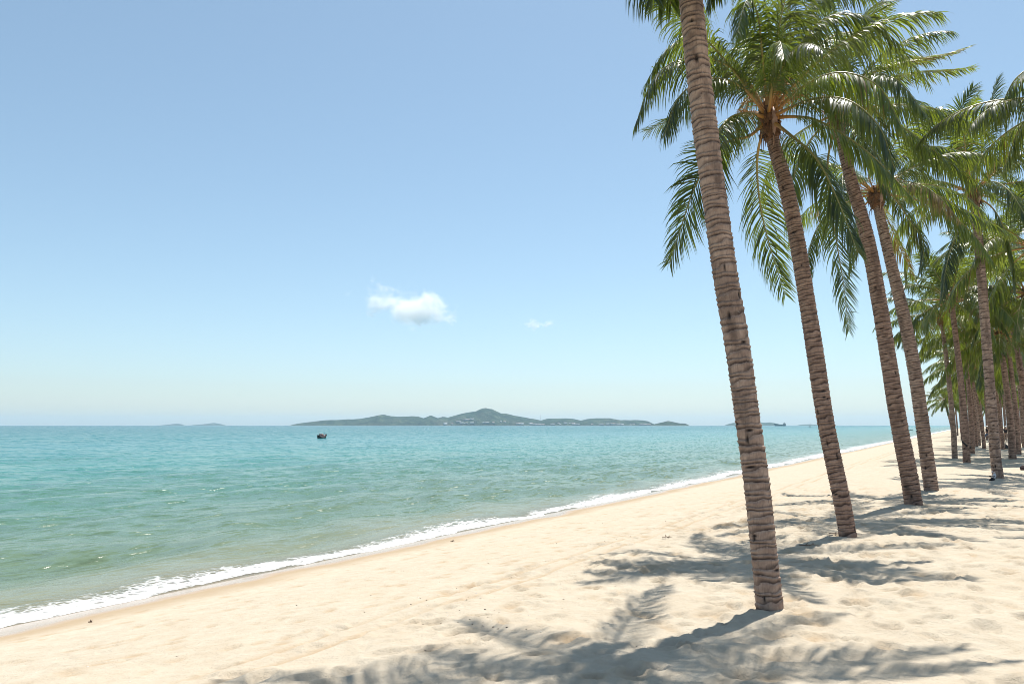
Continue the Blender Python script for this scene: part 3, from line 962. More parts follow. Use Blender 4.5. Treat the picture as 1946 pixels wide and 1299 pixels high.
# the nearest palm: its crown is above the picture, its hanging frond tips and its shadow are in it
near_palm("tallest nearest palm trunk leaning left, its crown cut off by the top edge",
          [(1463, 1150, 7.37, 49), (1452, 1050, 7.42, 48.5), (1438, 920, 7.5, 48), (1420, 790, 7.58, 47), (1400, 650, 7.66, 46.5), (1378, 520, 7.73, 46.5), (1357, 370, 7.8, 46), (1337, 220, 7.86, 46),
           (1322, 90, 7.9, 45), (1311, -20, 7.95, 43), (1297, -140, 8.0, 40)], None,
          [[(1250, -160, -.2), (1225, -90, -.3), (1240, 0, -.4), {"l": .75, "g": .8, "beta": 0}],
           [(1270, -120, .3), (1262, -50, .5), (1275, 10, .6), {"l": .75, "g": 1.2}],
           [(1180, -280, .3), (1000, -350, .6), (830, -300, .8), {"l": .85}],
           [(1180, -270, -.7), (1040, -320, -1.5), (900, -280, -2.2), {"l": .85}],
           [(1400, -220, .1), (1620, -250, .1), (1830, -130, .1), {"l": .8}],
           [(1420, -200, -.4), (1600, -210, -.8), (1800, -90, -1.0), {"l": .8}],
           [(1330, -200, -.8), (1390, -230, -1.7), (1420, -160, -2.5), {"l": .85}],
           [(1260, -180, -.9), (1220, -190, -1.8), (1180, -120, -2.6), {"l": .85}],
           [(1240, -210, .9), (1160, -230, 1.8), (1100, -180, 2.5), {"l": .8}],
           [(1390, -210, .8), (1500, -250, 1.8), (1600, -190, 2.4), {"l": .8}],
           [(1340, -120, .2), (1362, -60, .3), (1350, 0, .3), {"l": .6, "g": 1.3}]],
          16, 3, M_TRUNK_PALE, period=0.068, step=0.0055, around=48, age=(0.0, 0.62), fl=3.5, skip=lambda az, ag: ag > 0.3 and math.cos(az) < -0.25)

near_palm("second palm from the left with its whole crown and orange flower stalks showing",
          [(1611, 1014, 12.17, 31), (1600, 950, 12.25, 31), (1585, 880, 12.35, 31), (1567, 790, 12.45, 31), (1552, 690, 12.55, 31), (1538, 600, 12.63, 30), (1522, 500, 12.7, 29), (1506, 410, 12.78, 28),
           (1490, 340, 12.83, 27), (1472, 280, 12.87, 24), (1460, 225, 12.9, 22)], None,
          [[(1405, 140, -.1), (1325, 108, -.3), (1250, 140, -.5), (1208, 235, -.6), {"g": .9, "beta": 0, "l": .95}],
           [(1425, 258, -.2), (1372, 275, -.5), (1325, 345, -.7), (1293, 435, -.8), (1272, 500, -.8), {"g": .25, "beta": 4, "tone": .25, "side": (.8, .3, .5), "tw": 0}],
           [(1415, 150, .5), (1350, 160, .9), (1290, 215, 1.1), (1232, 250, 1.2), {"g": .3, "tone": .6, "beta": 6, "l": .95, "tip": 38, "side": (.5, .3, .8), "tw": 0}],
           [(1410, 165, -.4), (1345, 150, -.7), (1290, 185, -.9), (1262, 260, -1.0), {"g": 1.1, "tone": .2, "l": .9}],
           [(1400, 120, .2), (1330, 70, .4), (1265, 100, .5), (1225, 165, .5), {"g": .9, "tone": .35, "l": .9}],
           [(1450, 120, -.3), (1440, 30, -.7), (1420, 0, -1.0), (1400, 65, -1.3)],
           [(1480, 110, .3), (1505, 0, .5), (1560, -60, .5), (1640, -40, .4)],
           [(1530, 162, -.8), (1600, 138, -1.4), (1670, 165, -1.8), (1712, 240, -2.0), {"g": 1.5, "beta": -6, "l": .85}],
           [(1510, 222, -.4), (1560, 232, -.8), (1650, 290, -1.1), (1738, 380, -1.2), {"g": 1.1, "beta": -10, "l": .7}],
           [(1500, 255, -.6), (1550, 300, -1.2), (1592, 380, -1.5), (1630, 480, -1.6), {"g": 1.2, "l": .85}],
           [(1440, 290, .7), (1442, 370, 1.0), (1458, 450, 1.1), (1492, 560, 1.1), {"g": .3, "tone": .38, "side": (1, 0, .2), "tw": 0}],
           [(1500, 150, .6), (1590, 65, 1.1), (1690, 85, 1.3), (1765, 160, 1.3), {"g": 1.0}],
           [(1470, 100, -.1), (1445, -20, -.2), (1395, -95, -.2)],
           [(1500, 120, -.2), (1560, 40, -.4), (1640, 30, -.6), (1705, 80, -.7), {"g": 1.0}],
           [(1490, 120, .1), (1530, 20, .1), (1590, -20, .1), (1660, -5, .0)],
           [(1420, 215, -.5), (1380, 230, -1.0), (1350, 290, -1.3), (1345, 350, -1.4), {"g": .9}],
           [(1540, 190, -1.0), (1610, 190, -1.8), (1670, 240, -2.2), (1700, 320, -2.3), {"g": 1.3}],
           [(1500, 170, .9), (1560, 150, 1.8), (1640, 190, 2.3), (1690, 260, 2.5)],
           [(1440, 130, 1.0), (1425, 60, 1.9), (1410, 70, 2.6)],
           [(1470, 140, -1.0), (1480, 80, -1.7), (1490, 110, -2.4)]],
          6, 11, M_TRUNK_RED, fl=2.9, period=0.052, step=0.0045, around=36, age=(0.05, 0.6))

near_palm("third palm from the left, thick reddish trunk, crown hidden behind other fronds",
          [(1736, 957, 16.9, 31.5), (1727, 900, 17.0, 31), (1713, 830, 17.05, 30), (1697, 740, 17.1, 29), (1682, 640, 17.2, 28), (1665, 540, 17.25, 27), (1645, 440, 17.3, 25), (1618, 345, 17.3, 22), (1602, 280, 17.35, 20), (1590, 222, 17.4, 18)], None,
          [[(1640, 150, -.3), (1720, 118, -.5), (1790, 105, -.5), (1845, 88, -.4), {"l": .5, "g": .2, "w": .4, "tone": .92, "beta": 4}],
           [(1650, 165, .1), (1730, 140, .3), (1800, 135, .4), (1852, 128, .4), {"l": .6, "g": .4, "w": .4, "tone": .85}],
           [(1640, 205, -.4), (1720, 245, -.7), (1800, 305, -.9), (1890, 372, -.9), {"g": 1.3, "l": .9, "tone": .5}],
           [(1572, 320, -.4), (1585, 430, -.6), (1603, 540, -.7), (1613, 630, -.7), {"g": .3, "l": .85, "side": (1, .2, 0), "tw": 0, "tone": .2}],
           [(1545, 260, -.5), (1510, 330, -.8), (1500, 410, -.9), (1520, 470, -.9), {"g": 1.2}],
           [(1610, 110, .2), (1650, 20, .3), (1700, 0, .3), {"g": .3}],
           [(1600, 120, -.2), (1640, 40, -.4), (1690, 15, -.5), {"g": .3}],
           [(1640, 150, -1), (1700, 150, -2), (1760, 220, -2.6), {"g": 1.1}],
           [(1630, 250, -.8), (1670, 300, -1.6), (1690, 380, -2), {"g": 1.1}],
           [(1650, 190, .8), (1740, 190, 1.5), (1800, 240, 1.8)]],
          9, 23, M_TRUNK_RED, fl=3.3, period=0.06, step=0.0055, around=32, width=0.028, wind=0.16, age=(0.1, 0.9))

near_palm("fourth palm from the left, greyer trunk beside the thick reddish one",
          [(1770, 930, 20.6, 24.5), (1763, 880, 20.65, 24.5), (1752, 800, 20.7, 24), (1739, 710, 20.8, 23.5), (1722, 620, 20.9, 22.5), (1703, 540, 20.95, 21), (1686, 470, 21.0, 19), (1672, 410, 21.05, 17.5), (1664, 372, 21.1, 16)], None,
          [[(1700, 355, -.4), (1760, 362, -.6), (1840, 402, -.8), (1930, 448, -.8), {"g": 1.2, "l": .9}],
           [(1690, 365, .2), (1730, 420, .3), (1755, 460, .3), (1748, 520, .3), {"g": .9}],
           [(1640, 395, .4), (1620, 450, .6), (1612, 520, .7), {"g": 1.0}],
           [(1690, 320, -.3), (1750, 280, -.5), (1830, 290, -.6), (1880, 340, -.6), {"g": 1.3, "tone": .55}]],
          14, 31, M_TRUNK_PALE, fl=3.4, period=0.064, step=0.006, around=30, width=0.031, wind=0.14, age=(0.1, 1.0))

near_palm("slender upright palm with a pale ringed trunk and a white bag at its foot",
          [(1897, 906, 25.4, 19), (1891, 860, 25.45, 18.5), (1885, 780, 25.5, 17.5), (1877, 680, 25.6, 17), (1870, 590, 25.65, 16.5), (1862, 490, 25.7, 16), (1856, 420, 25.75, 14.5), (1851, 372, 25.8, 13)], None,
          [[(1835, 300, -.2), (1825, 220, -.3), (1850, 165, -.3), {"g": .3}],
           [(1865, 290, 0), (1880, 210, 0), (1895, 150, 0), {"g": .3}],
           [(1880, 320, -.3), (1905, 260, -.5), (1945, 230, -.6), {"g": .9}],
           [(1800, 300, .2), (1750, 290, .4), (1705, 330, .5), {"g": 1.2}],
           [(1820, 440, -.3), (1800, 500, -.5), (1790, 570, -.5), {"g": 1.0}],
           [(1890, 400, -.4), (1920, 470, -.6), (1930, 560, -.7), {"g": 1.0}]],
          15, 47, M_TRUNK_PALE, fl=4.2, lmax=0.95, period=0.125, step=0.016, around=32, width=0.036, wind=0.12, age=(0.05, 1.0))

near_palm("palm just beyond the right edge of the frame, only frond tips reaching in",
          [(2035, 985, 14.4, 26), (2040, 700, 14.6, 25), (2040, 400, 14.8, 22), (2036, 200, 14.9, 18)], None,
          [[(1985, 130, 0), (1930, 150, 0), (1890, 235, 0), {"g": 1.1}],
           [(1990, 200, .3), (1940, 240, .5), (1905, 330, .5), {"g": .9}]],
          7, 59, M_TRUNK_RED, fl=2.6, step=0.03, around=24, wind=0.1, age=(0.55, 1.0))

# ------------------------------------------------------------------ the grove further along the beach
def shared_fronds(seed, lmax, width):
    """frond meshes that leave the crown along +X, shared by the distant palms"""
    out = []
    r = np.random.default_rng(seed)
    for k in range(14):
        ag = (k + 0.5) / 14
        el = R(82 - 102 * ag ** 0.9)
        L = 3.6 * (0.75 + 0.33 * math.sin(min(1, ag * 1.6) * math.pi / 2))
        P = bend((0, 0, 0), 0.0, el, L, 0.32 + 0.18 * ag, 0.0, 20)
        V, q, t, tn, al = frond_arrays(P, np.array([0, -1.0, 0]), seed + k, lmax, 84, 0.6 + 1.2 * ag, 0.06, width, 22 - 50 * ag, r.normal(0, 0.4), 3, 0.3, 0.36 + 0.2 * ag ** 3 + r.uniform(-0.3, 0.42))
        a, tone = rachis_acc(P, 0.034, nseg=4)
        me = (a.mesh("frond", [M_RACHIS], True, {"tone": tone}), mesh_np("leaflets", V, q, t, [M_LEAF], False, {"tone": tn, "along": al}))
        out.append(me)
    return out


FR = shared_fronds(900, 1.0, 0.045)


def far_trunk(h, lean, r0, r1, seed, mat):
    path = np.array([[0, 0, -0.4], [lean[0] * .12, lean[1] * .12, h * .2], [lean[0] * .45, lean[1] * .45, h * .55], [lean[0], lean[1], h]])
    return trunk_mesh(path, np.array([r0 * 1.05, r0, (r0 + r1) / 2, r1]), seed, mat, 0.13, 12, 0.045, 0.09)[0]


def far_palm(label, base_px, base_py, crown_px, crown_py, wpx, seed, n=20, group="palms of the distant grove", Y=None, dy=0.3):
    r = np.random.default_rng(seed)
    Y = Y or EYE * F / (base_py - HZ)
    b = at(base_px, base_py, Y)
    z = sand_z(b[0], b[1])
    c = at(crown_px, crown_py, Y + dy)
    root = thing("palm_tree", (b[0], b[1], z), label, "palm tree", group)
    h = c[2] - z
    rad = wpx / 2 / F * Y
    obj("trunk", far_trunk(h, (c[0] - b[0], c[1] - b[1]), rad, rad * 0.72, seed, M_TRUNK_PALE if r.random() < 0.5 else M_TRUNK_RED), root)
    cc = (c[0] - b[0], c[1] - b[1], h)
    a = Acc()
    a.blob((cc[0], cc[1], cc[2] - 0.05), (rad * 1.3, rad * 1.3, 0.42), seed, 0.4, 9, 12)
    obj("fibre_sheath", a.mesh("fibre_sheath", [M_FIBRE]), root)
    for k in range(n):
        fm, lm = FR[int((k + 0.5) / n * 14)]
        o = obj("frond", fm, root)
        obj("leaflets", lm, o, kind="stuff")
        o.location = cc
        o.rotation_euler = (r.normal(0, 0.08), r.normal(0, 0.1), k * 2.39996 + r.normal(0, 0.2) + seed)
        s = r.uniform(0.85, 1.1)
        o.scale = (s, s, s)
    return root


far_palm("palm in the grove with a bright crown and a dark strap slung from its trunk", 1838, 878, 1808, 572, 12.5, 101, 24)
far_palm("thin palm standing just left of the strapped one in the grove", 1815, 870, 1789, 604, 9.5, 102, 22)
far_palm("small slanting palm nearest the water at the far end of the beach", 1811, 829, 1795, 762, 4.5, 103, 20)
far_palm("dark trunk close behind the strapped palm in the grove", 1848, 861, 1832, 640, 9, 104, 20)
far_palm("bare trunk pair's left palm in the middle of the grove", 1856, 849, 1840, 690, 5.5, 105, 18)
far_palm("slanting dark trunk in the middle of the grove beside the capped person", 1871, 853, 1843, 700, 6.5, 106, 18)
far_palm("upright dark trunk left of the slender ringed palm in the grove", 1887, 857, 1872, 660, 6.5, 107, 20)
far_palm("broad trunk right of the slender ringed palm, forking view with its twin", 1925, 872, 1900, 640, 12.5, 108, 24)
far_palm("darker twin trunk close behind the broad one at right", 1936, 863, 1916, 655, 9.5, 109, 20)
far_palm("trunk half hidden behind the slender ringed palm", 1906, 853, 1884, 690, 6.5, 110, 20)
far_palm("trunk at the right edge of the frame in the grove", 1948, 850, 1925, 640, 8.5, 111, 20)
far_palm("palm with drooping crown filling the gap left of the slender ringed palm", 1862, 846, 1836, 672, 5, 112, 20)
rg = random.Random(21)
k = 0
for (px, py, cpy) in ((1828, 836, 735), (1838, 832, 740), (1851, 838, 715), (1862, 834, 728), (1876, 836, 718), (1890, 833, 722), (1899, 838, 700), (1912, 835, 712), (1921, 840, 690), (1932, 836, 705), (1943, 842, 680), (1955, 838, 690),
                      (1870, 829, 745), (1905, 829, 745), (1930, 829, 742), (1950, 831, 735), (1820, 827, 758), (1845, 826, 760), (1885, 826, 757)):
    far_palm("slim palm trunk among many deep in the shaded grove", px, py, px - rg.uniform(4, 14), cpy, max(3.0, (py - HZ) * 0.13), 200 + k, 16, group="palms deep in the grove")
    k += 1
for k2, (px, py) in enumerate(((1833, 824), (1852, 823), (1858, 827), (1866, 824), (1880, 823), (1893, 825), (1901, 823), (1910, 826), (1917, 823), (1926, 825), (1937, 823), (1940, 828), (1948, 825), (1826, 822))):
    far_palm("slim palm trunk among many deep in the shaded grove", px, py, px - rg.uniform(2, 8), HZ - rg.uniform(44, 66), max(2.6, (py - HZ) * 0.14), 300 + k2, 16, group="palms deep in the grove")
# landward rows at the right edge, their crowns closing the grove above
far_palm("leafy palm whose crown closes the view at the right edge below the top fronds", 1990, 900, 1962, 470, 15, 131, 24, Y=27)
far_palm("palm at the right edge with low fronds hanging beside the broad trunk", 1985, 880, 1950, 560, 13, 132, 24, Y=35)
far_palm("palm behind the pale slender trunk with fronds across the middle of the grove", 1960, 868, 1900, 500, 12, 133, 24, Y=42)

# ------------------------------------------------------------------ boats
M_HULL_DARK = simple("dark_hull", (0.045, 0.032, 0.032), 0.5, 0.3, 2)
M_RED = simple("faded_red_paint", (0.62, 0.27, 0.24), 0.6, 0.25, 4)
M_WHITE = simple("white_paint", (0.72, 0.71, 0.69), 0.5, 0.1, 4)
M_WOOD = simple("weathered_wood", (0.20, 0.14, 0.10), 0.8, 0.3, 10)
M_STEEL = simple("grey_steel", (0.10, 0.16, 0.17), 0.5, 0.25, 0.3)


def hull(L, beam, depth, mat, sheer=0.35, sharp=1.7, stern=0.75):
    n, m = 26, 11
    u = np.linspace(0, 1, n)
    w = beam / 2 * np.minimum(1, (stern + (1 - stern) * np.clip(u / 0.35, 0, 1))) * (1 - np.clip((u - 0.5) / 0.5, 0, 1) ** sharp)
    top = depth * (0.78 + sheer * (2 * u - 0.9) ** 2)
    th = np.linspace(-math.pi / 2, math.pi / 2, m)
    V = []
    for i in range(n):
        for a in th:
            yy = w[i] * np.sign(math.sin(a)) * abs(math.sin(a)) ** 0.6
            zz = top[i] - (top[i] + 0.35 * depth) * math.cos(a) ** 0.8 if abs(a) < math.pi / 2 - 1e-6 else top[i]
            V.append([(u[i] - 0.5) * L + 0.12 * L * u[i] ** 3 * (zz / depth), yy, zz])
    a = Acc()
    a.add(V, grid_quads(n, m))
    # deck a little below the rail, and the transom
    D = []
    for i in range(n):
        D += [[(u[i] - 0.5) * L + 0.08 * L * u[i] ** 3, -w[i] * 0.94, top[i] - 0.16 * depth], [(u[i] - 0.5) * L + 0.08 * L * u[i] ** 3, w[i] * 0.94, top[i] - 0.16 * depth]]
    a.add(D, grid_quads(n, 2)[:, ::-1])
    k = [[-0.5 * L, 0, top[0] * 0.4]] + [V[j] for j in range(m)]
    a.add(k, None, [[0, j + 1, j] for j in range(1, m)])
    return a.mesh("hull", [mat])


def fishing_boat():
    Y = 157.0
    p = at(612, 832, Y)
    t = thing("fishing_boat", (p[0], p[1], SEA_Z), "small dark wooden fishing boat with faded red topsides out on the open water", "boat")
    t.rotation_euler = (0, 0, R(58))
    t.scale = (0.74, 0.8, 1.0)
    obj("hull", hull(2.9, 1.15, 0.55, M_HULL_DARK, 0.7), t)
    a = Acc()
    n = 20
    u = np.linspace(0.03, 0.97, n)
    for sgn in (-1, 1):
        w = 1.17 / 2 * np.minimum(1, (0.75 + 0.25 * np.clip(u / 0.35, 0, 1))) * (1 - np.clip((u - 0.5) / 0.5, 0, 1) ** 1.7)
        top = 0.55 * (0.78 + 0.7 * (2 * u - 0.9) ** 2)
        V = np.concatenate([np.stack([(u - 0.5) * 2.9 + 0.07 * 2.9 * u ** 3, sgn * w * 1.01, top - 0.27], 1), np.stack([(u - 0.5) * 2.9 + 0.07 * 2.9 * u ** 3, sgn * w * 1.03, top + 0.05], 1)])
        a.add(V, np.stack([np.arange(n - 1), np.arange(1, n), n + np.arange(1, n), n + np.arange(n - 1)], 1))
    obj("red_rail", a.mesh("red_rail", [M_RED]), t)
    b = Acc(); b.box((-0.25, 0, 0.66), (0.95, 0.72, 0.46), 0, 0.94)
    cb = obj("cabin", b.mesh("cabin", [M_RED], False), t)
    b = Acc(); b.box((-0.25, 0, 0.915), (1.15, 0.86, 0.05))
    obj("cabin_roof", b.mesh("cabin_roof", [M_WHITE], False), cb)
    for x in (-0.55, -0.25, 0.05):
        for sy in (-1, 1):
            b = Acc(); b.box((x, sy * 0.358, 0.74), (0.18, 0.02, 0.16))
            obj("window", b.mesh("window", [M_HULL_DARK], False), cb)
    b = Acc(); b.tube([[-1.15, 0, 0.3], [-1.18, 0, 1.75]], [0.06, 0.045], 6)
    obj("mast", b.mesh("mast", [M_WOOD]), t)
    b = Acc(); b.tube([[1.0, 0, 0.5], [1.1, 0.0, 1.12]], 0.03, 6); b.blob((1.1, 0, 1.12), (0.08, 0.08, 0.09), 1)
    obj("bow_post", b.mesh("bow_post", [M_HULL_DARK]), t)
    for i, (x, y) in enumerate(((0.55, 0.12), (0.8, -0.14), (0.5, -0.2))):
        b = Acc(); b.blob((x, y, 0.62), (0.13, 0.13, 0.16), i, 0.3)
        obj("float_bundle", b.mesh("float_bundle", [M_WHITE]), t)


fishing_boat()


def cargo_ship():
    Y = 3600.0
    p = at(1483, 806, Y)
    t = thing("cargo_ship", (p[0], p[1], SEA_Z), "dark cargo ship on the horizon with its bridge at the right end", "ship")
    t.rotation_euler = (0, 0, R(180))
    obj("hull", hull(50, 11, 8.5, M_STEEL, 0.55, 2.6, 0.9), t)
    a = Acc(); a.box((-19, 0, 9.5), (9, 9, 7)); a.box((-19.5, 0, 14.2), (6.5, 8, 2.6))
    br = obj("bridge", a.mesh("bridge", [simple("ship_house", (0.32, 0.36, 0.37), 0.6)], False), t)
    a = Acc(); a.tube([[-21.5, 0, 14], [-21.5, 0, 18.5]], [1.1, 0.9], 10)
    obj("funnel", a.mesh("funnel", [M_STEEL]), t)
    a = Acc(); a.tube([[16, 0, 5], [16, 0, 15]], [0.5, 0.3], 6)
    obj("foremast", a.mesh("foremast", [M_STEEL]), t)
    for x in (-6, 3, 11):
        a = Acc(); a.box((x, 0, 7.4), (7, 7.5, 1.4))
        obj("hatch_cover", a.mesh("hatch_cover", [M_STEEL], False), t)


cargo_ship()


def mast_boat():
    Y = 1350.0
    p = at(1539.5, 809, Y)
    t = thing("sailing_boat", (p[0], p[1], SEA_Z), "tiny dark boat with a tall bare mast near the horizon", "boat")
    t.rotation_euler = (0, 0, R(25))
    obj("hull", hull(5.2, 1.9, 1.1, M_HULL_DARK, 0.4), t)
    a = Acc(); a.tube([[0.2, 0, 0.5], [0.2, 0, 7.4]], [0.16, 0.09], 6)
    obj("mast", a.mesh("mast", [M_HULL_DARK]), t)
    a = Acc(); a.tube([[0.2, 0, 1.7], [-2.0, 0, 1.75]], 0.17, 6)
    obj("boom", a.mesh("boom", [M_HULL_DARK]), t)
    a = Acc(); a.box((0.3, 0, 1.15), (1.7, 1.1, 0.6), 0, 0.8)
    obj("cabin", a.mesh("cabin", [M_STEEL], False), t)


mast_boat()


def speed_boat():
    Y = 420.0
    p = at(1731, 815, Y)
    t = thing("motor_boat", (p[0], p[1], SEA_Z), "tiny low motor boat on the water between the third and fourth trunks", "boat")
    t.rotation_euler = (0, 0, R(170))
    obj("hull", hull(1.7, 0.8, 0.32, M_STEEL, 0.3), t)
    a = Acc(); a.box((0.1, 0, 0.4), (0.25, 0.5, 0.2), 0, 0.7)
    obj("windscreen", a.mesh("windscreen", [M_HULL_DARK], False), t)
    a = Acc(); a.box((-0.85, 0, 0.28), (0.16, 0.18, 0.34))
    obj("outboard_motor", a.mesh("outboard_motor", [M_HULL_DARK], False), t)


speed_boat()

# ------------------------------------------------------------------ people in the grove
def skin_body(name, verts, edges, radii, mat, parent, levels=2, root=0):
    me = bpy.data.meshes.new(name)
    me.from_pydata([tuple(v) for v in verts], edges, [])
    me.materials.append(mat)
    o = obj(name, me, parent)
    m = o.modifiers.new("skin", 'SKIN'); m.use_smooth_shade = True
    for i, rd in enumerate(radii):
        s = me.skin_vertices[0].data[i]
        s.radius = rd if isinstance(rd, tuple) else (rd, rd)
        s.use_root = (i == root)
    m = o.modifiers.new("sub", 'SUBSURF'); m.levels = levels; m.render_levels = levels
    return o


M_SKIN = simple("skin", (0.36, 0.20, 0.13), 0.55, 0.08, 6)
M_HAIR = simple("hair", (0.012, 0.010, 0.009), 0.6, 0.3, 30)


def person(label, px, py, rz, top, bottom, hat=None, stride=0.18, arm=0.25, height=1.68):
    Y = EYE * F / (py - HZ)
    p = at(px, py, Y)
    t = thing("person", (p[0], p[1], sand_z(p[0], p[1])), label, "person")
    t.rotation_euler = (0, 0, rz)
    t.scale = (height / 1.72,) * 3
    s = stride
    V = [(0, 0, .93), (0, 0, 1.12), (0, 0, 1.34), (0, 0, 1.46), (0, -.01, 1.55), (0, -.015, 1.64),
         (.10, 0, .88), (.11, -s, .50), (.11, -s * 1.3, .09), (.11, -s * 1.3 - .15, .04),
         (-.10, 0, .88), (-.11, s * .7, .50), (-.11, s * 1.6, .11), (-.11, s * 1.6 - .14, .04),
         (.19, 0, 1.40), (.25, .04, 1.14), (.26, -arm * .5, .92), (.26, -arm * .62, .83),
         (-.19, 0, 1.40), (-.25, .02, 1.14), (-.26, arm * .1 - .05, .90), (-.26, arm * .1 - .07, .81)]
    E = [(0, 1), (1, 2), (2, 3), (3, 4), (4, 5), (0, 6), (6, 7), (7, 8), (8, 9), (0, 10), (10, 11), (11, 12), (12, 13), (2, 14), (14, 15), (15, 16), (16, 17), (2, 18), (18, 19), (19, 20), (20, 21)]
    Rr = [(.15, .11), (.13, .10), (.15, .105), .058, (.075, .09), (.07, .085), .085, .058, .042, (.045, .03), .085, .058, .042, (.045, .03), .055, .042, .034, (.02, .036), .055, .042, .034, (.02, .036)]
    skin_body("body", V, E, Rr, M_SKIN, t)
    tv = [V[i] for i in (0, 1, 2, 3, 14, 15, 18, 19)]
    skin_body("shirt", tv, [(0, 1), (1, 2), (2, 3), (2, 4), (4, 5), (2, 6), (6, 7)], [(.17, .13), (.15, .12), (.17, .125), .07, .07, .06, .07, .06], top, t)
    bv = [V[i] for i in (0, 6, 7, 8, 10, 11, 12)] + [(0, 0, 1.02)]
    skin_body("trousers", bv, [(7, 0), (0, 1), (1, 2), (2, 3), (0, 4), (4, 5), (5, 6)], [(.165, .125), .10, .072, .055, .10, .072, .055, (.155, .12)], bottom, t)
    a = Acc(); a.blob((0, .012, 1.635), (.085, .10, .105), 3, .08, 9, 14)
    obj("hair", a.mesh("hair", [M_HAIR]), t)
    if hat:
        a = Acc(); a.blob((0, -.005, 1.70), (.11, .125, .075), 1, .04, 9, 16); a.blob((0, -.10, 1.675), (.13, .14, .018), 1, .03, 7, 16)
        obj("hat", a.mesh("hat", [hat]), t)
    return t


person("person in a white cap, black top and blue trousers walking between the trunks", 1876, 838, R(200), simple("black_top", (0.012, 0.012, 0.014), 0.8), simple("blue_jeans", (0.05, 0.09, 0.17), 0.8), M_WHITE)
person("person in a pink top standing deep in the shade of the grove", 1849, 827, R(-20), simple("pink_top", (0.55, 0.13, 0.16), 0.8), simple("dark_shorts", (0.03, 0.03, 0.04), 0.8), None, 0.06, 0.1)
person("person in a white hat and dark clothes partly hidden behind the broad trunk", 1911, 840, R(150), simple("dark_shirt", (0.02, 0.018, 0.02), 0.8), simple("tan_trousers", (0.33, 0.22, 0.16), 0.8), M_WHITE, 0.08, 0.1)

# ------------------------------------------------------------------ small things on the sand
def ground(px, py):
    Y = EYE * F / (py - HZ)
    p = at(px, py, Y)
    for _ in range(6):
        z = sand_z(p[0], p[1])
        Y = (EYE - z) * F / (py - HZ)
        p = at(px, py, Y)
    return np.array([p[0], p[1], sand_z(p[0], p[1])])


M_BLACK = simple("black_cloth", (0.012, 0.011, 0.012), 0.7, 0.3, 20)
M_BAGW = simple("white_plastic", (0.74, 0.70, 0.70), 0.45, 0.08, 10)
M_HUSK = simple("coconut_husk", (0.055, 0.035, 0.035), 0.9, 0.4, 25)


def bag(name, label, px, py, mat, w, h, lean=0.0):
    p = ground(px, py)
    t = thing(name, p, label, "bag")
    a = Acc()
    n, k = 14, 18
    u = np.linspace(0, 1, n)[:, None]; th = np.arange(k)[None] / k * 6.283
    rr = np.interp(u, [0, .08, .35, .75, .9, 1], [.55, .95, 1.0, .7, .32, .12])
    rr = rr * (1 + .22 * np.sin(th * 3 + u * 4) * (0.3 + u) + .3 * vnoise(th * 2.2, u * 6, 4))
    V = np.stack([rr * np.cos(th) * w / 2 + lean * u * h, rr * np.sin(th) * w / 2.6, u * h * np.ones_like(th) - .02], -1).reshape(-1, 3)
    a.add(V, grid_quads(n, k, True))
    obj("sack", a.mesh("sack", [mat]), t)
    for s in (-1, 1):
        b = Acc(); b.tube([[lean * h + s * .03, 0, h * .9], [lean * h + s * .10, .02, h * 1.08], [lean * h + s * .06, .03, h * 1.22], [lean * h, .02, h * 1.0]], .012, 5)
        obj("handle", b.mesh("handle", [mat]), t)


bag("carrier_bag", "crumpled white bag leaning against the foot of the slender ringed palm", 1888.5, 908, M_BAGW, 0.13, 0.19, 0.15)
bag("carrier_bag", "small black bag on the sand in front of the crumpled white bag", 1885, 912, M_BLACK, 0.16, 0.12, 0.1)
bag("carrier_bag", "black bag heaped on the sand behind the broad trunk in the grove", 1910, 853, M_BLACK, 0.5, 0.42, 0)


def coconut(label, px, py, r):
    p = ground(px, py)
    t = thing("coconut", p, label, "coconut")
    a = Acc(); a.blob((0, 0, r * .8), (r, r * 1.05, r * 1.2), 4, .12, 12, 16)
    obj("husk", a.mesh("husk", [M_HUSK]), t)
    b = Acc(); b.blob((r * .15, -r * .2, r * 1.9), (r * .35, r * .35, r * .2), 2, .3, 6, 9)
    obj("stem_cap", b.mesh("stem_cap", [M_WOOD]), t)


coconut("dark old coconut lying on the sand at the right edge", 1944, 893, 0.10)


def twig(label, px, py, L, rz, seed):
    p = ground(px, py)
    r = np.random.default_rng(seed)
    t = thing("driftwood_twig", p, label, "twig", "twigs on the sand")
    t.rotation_euler = (0, 0, rz)
    a = Acc()
    m = 7
    P = np.stack([np.linspace(-L / 2, L / 2, m), r.normal(0, L * .05, m), .014 + np.abs(r.normal(0, .008, m))], 1)
    a.tube(P, np.linspace(.009, .003, m), 6)
    obj("stem", a.mesh("stem", [M_WOOD]), t)
    for j in range(3):
        b = Acc()
        q = P[2 + j]
        b.tube([q, q + [L * .1, (-1) ** j * L * .12, .015], q + [L * .2, (-1) ** j * L * .17, .03]], [.007, .005, .002], 5)
        obj("side_shoot", b.mesh("side_shoot", [M_WOOD]), t)


twig("dark broken twig at the foot of the second palm", 1594, 1015, 0.34, 0.1, 1)
twig("dark twig on shaded sand left of the second palm's foot", 1537, 1037, 0.30, -0.05, 2)
twig("short twig on bright sand left of the nearest trunk below the shadow fringe", 1268, 1022, 0.20, 0.5, 3)
twig("tiny dark twig on the smooth sand near the foam", 860, 1029, 0.08, 0.2, 6)
twig("tiny dark twig on the damp sand at the lower left", 172, 1183, 0.05, 0.2, 7)


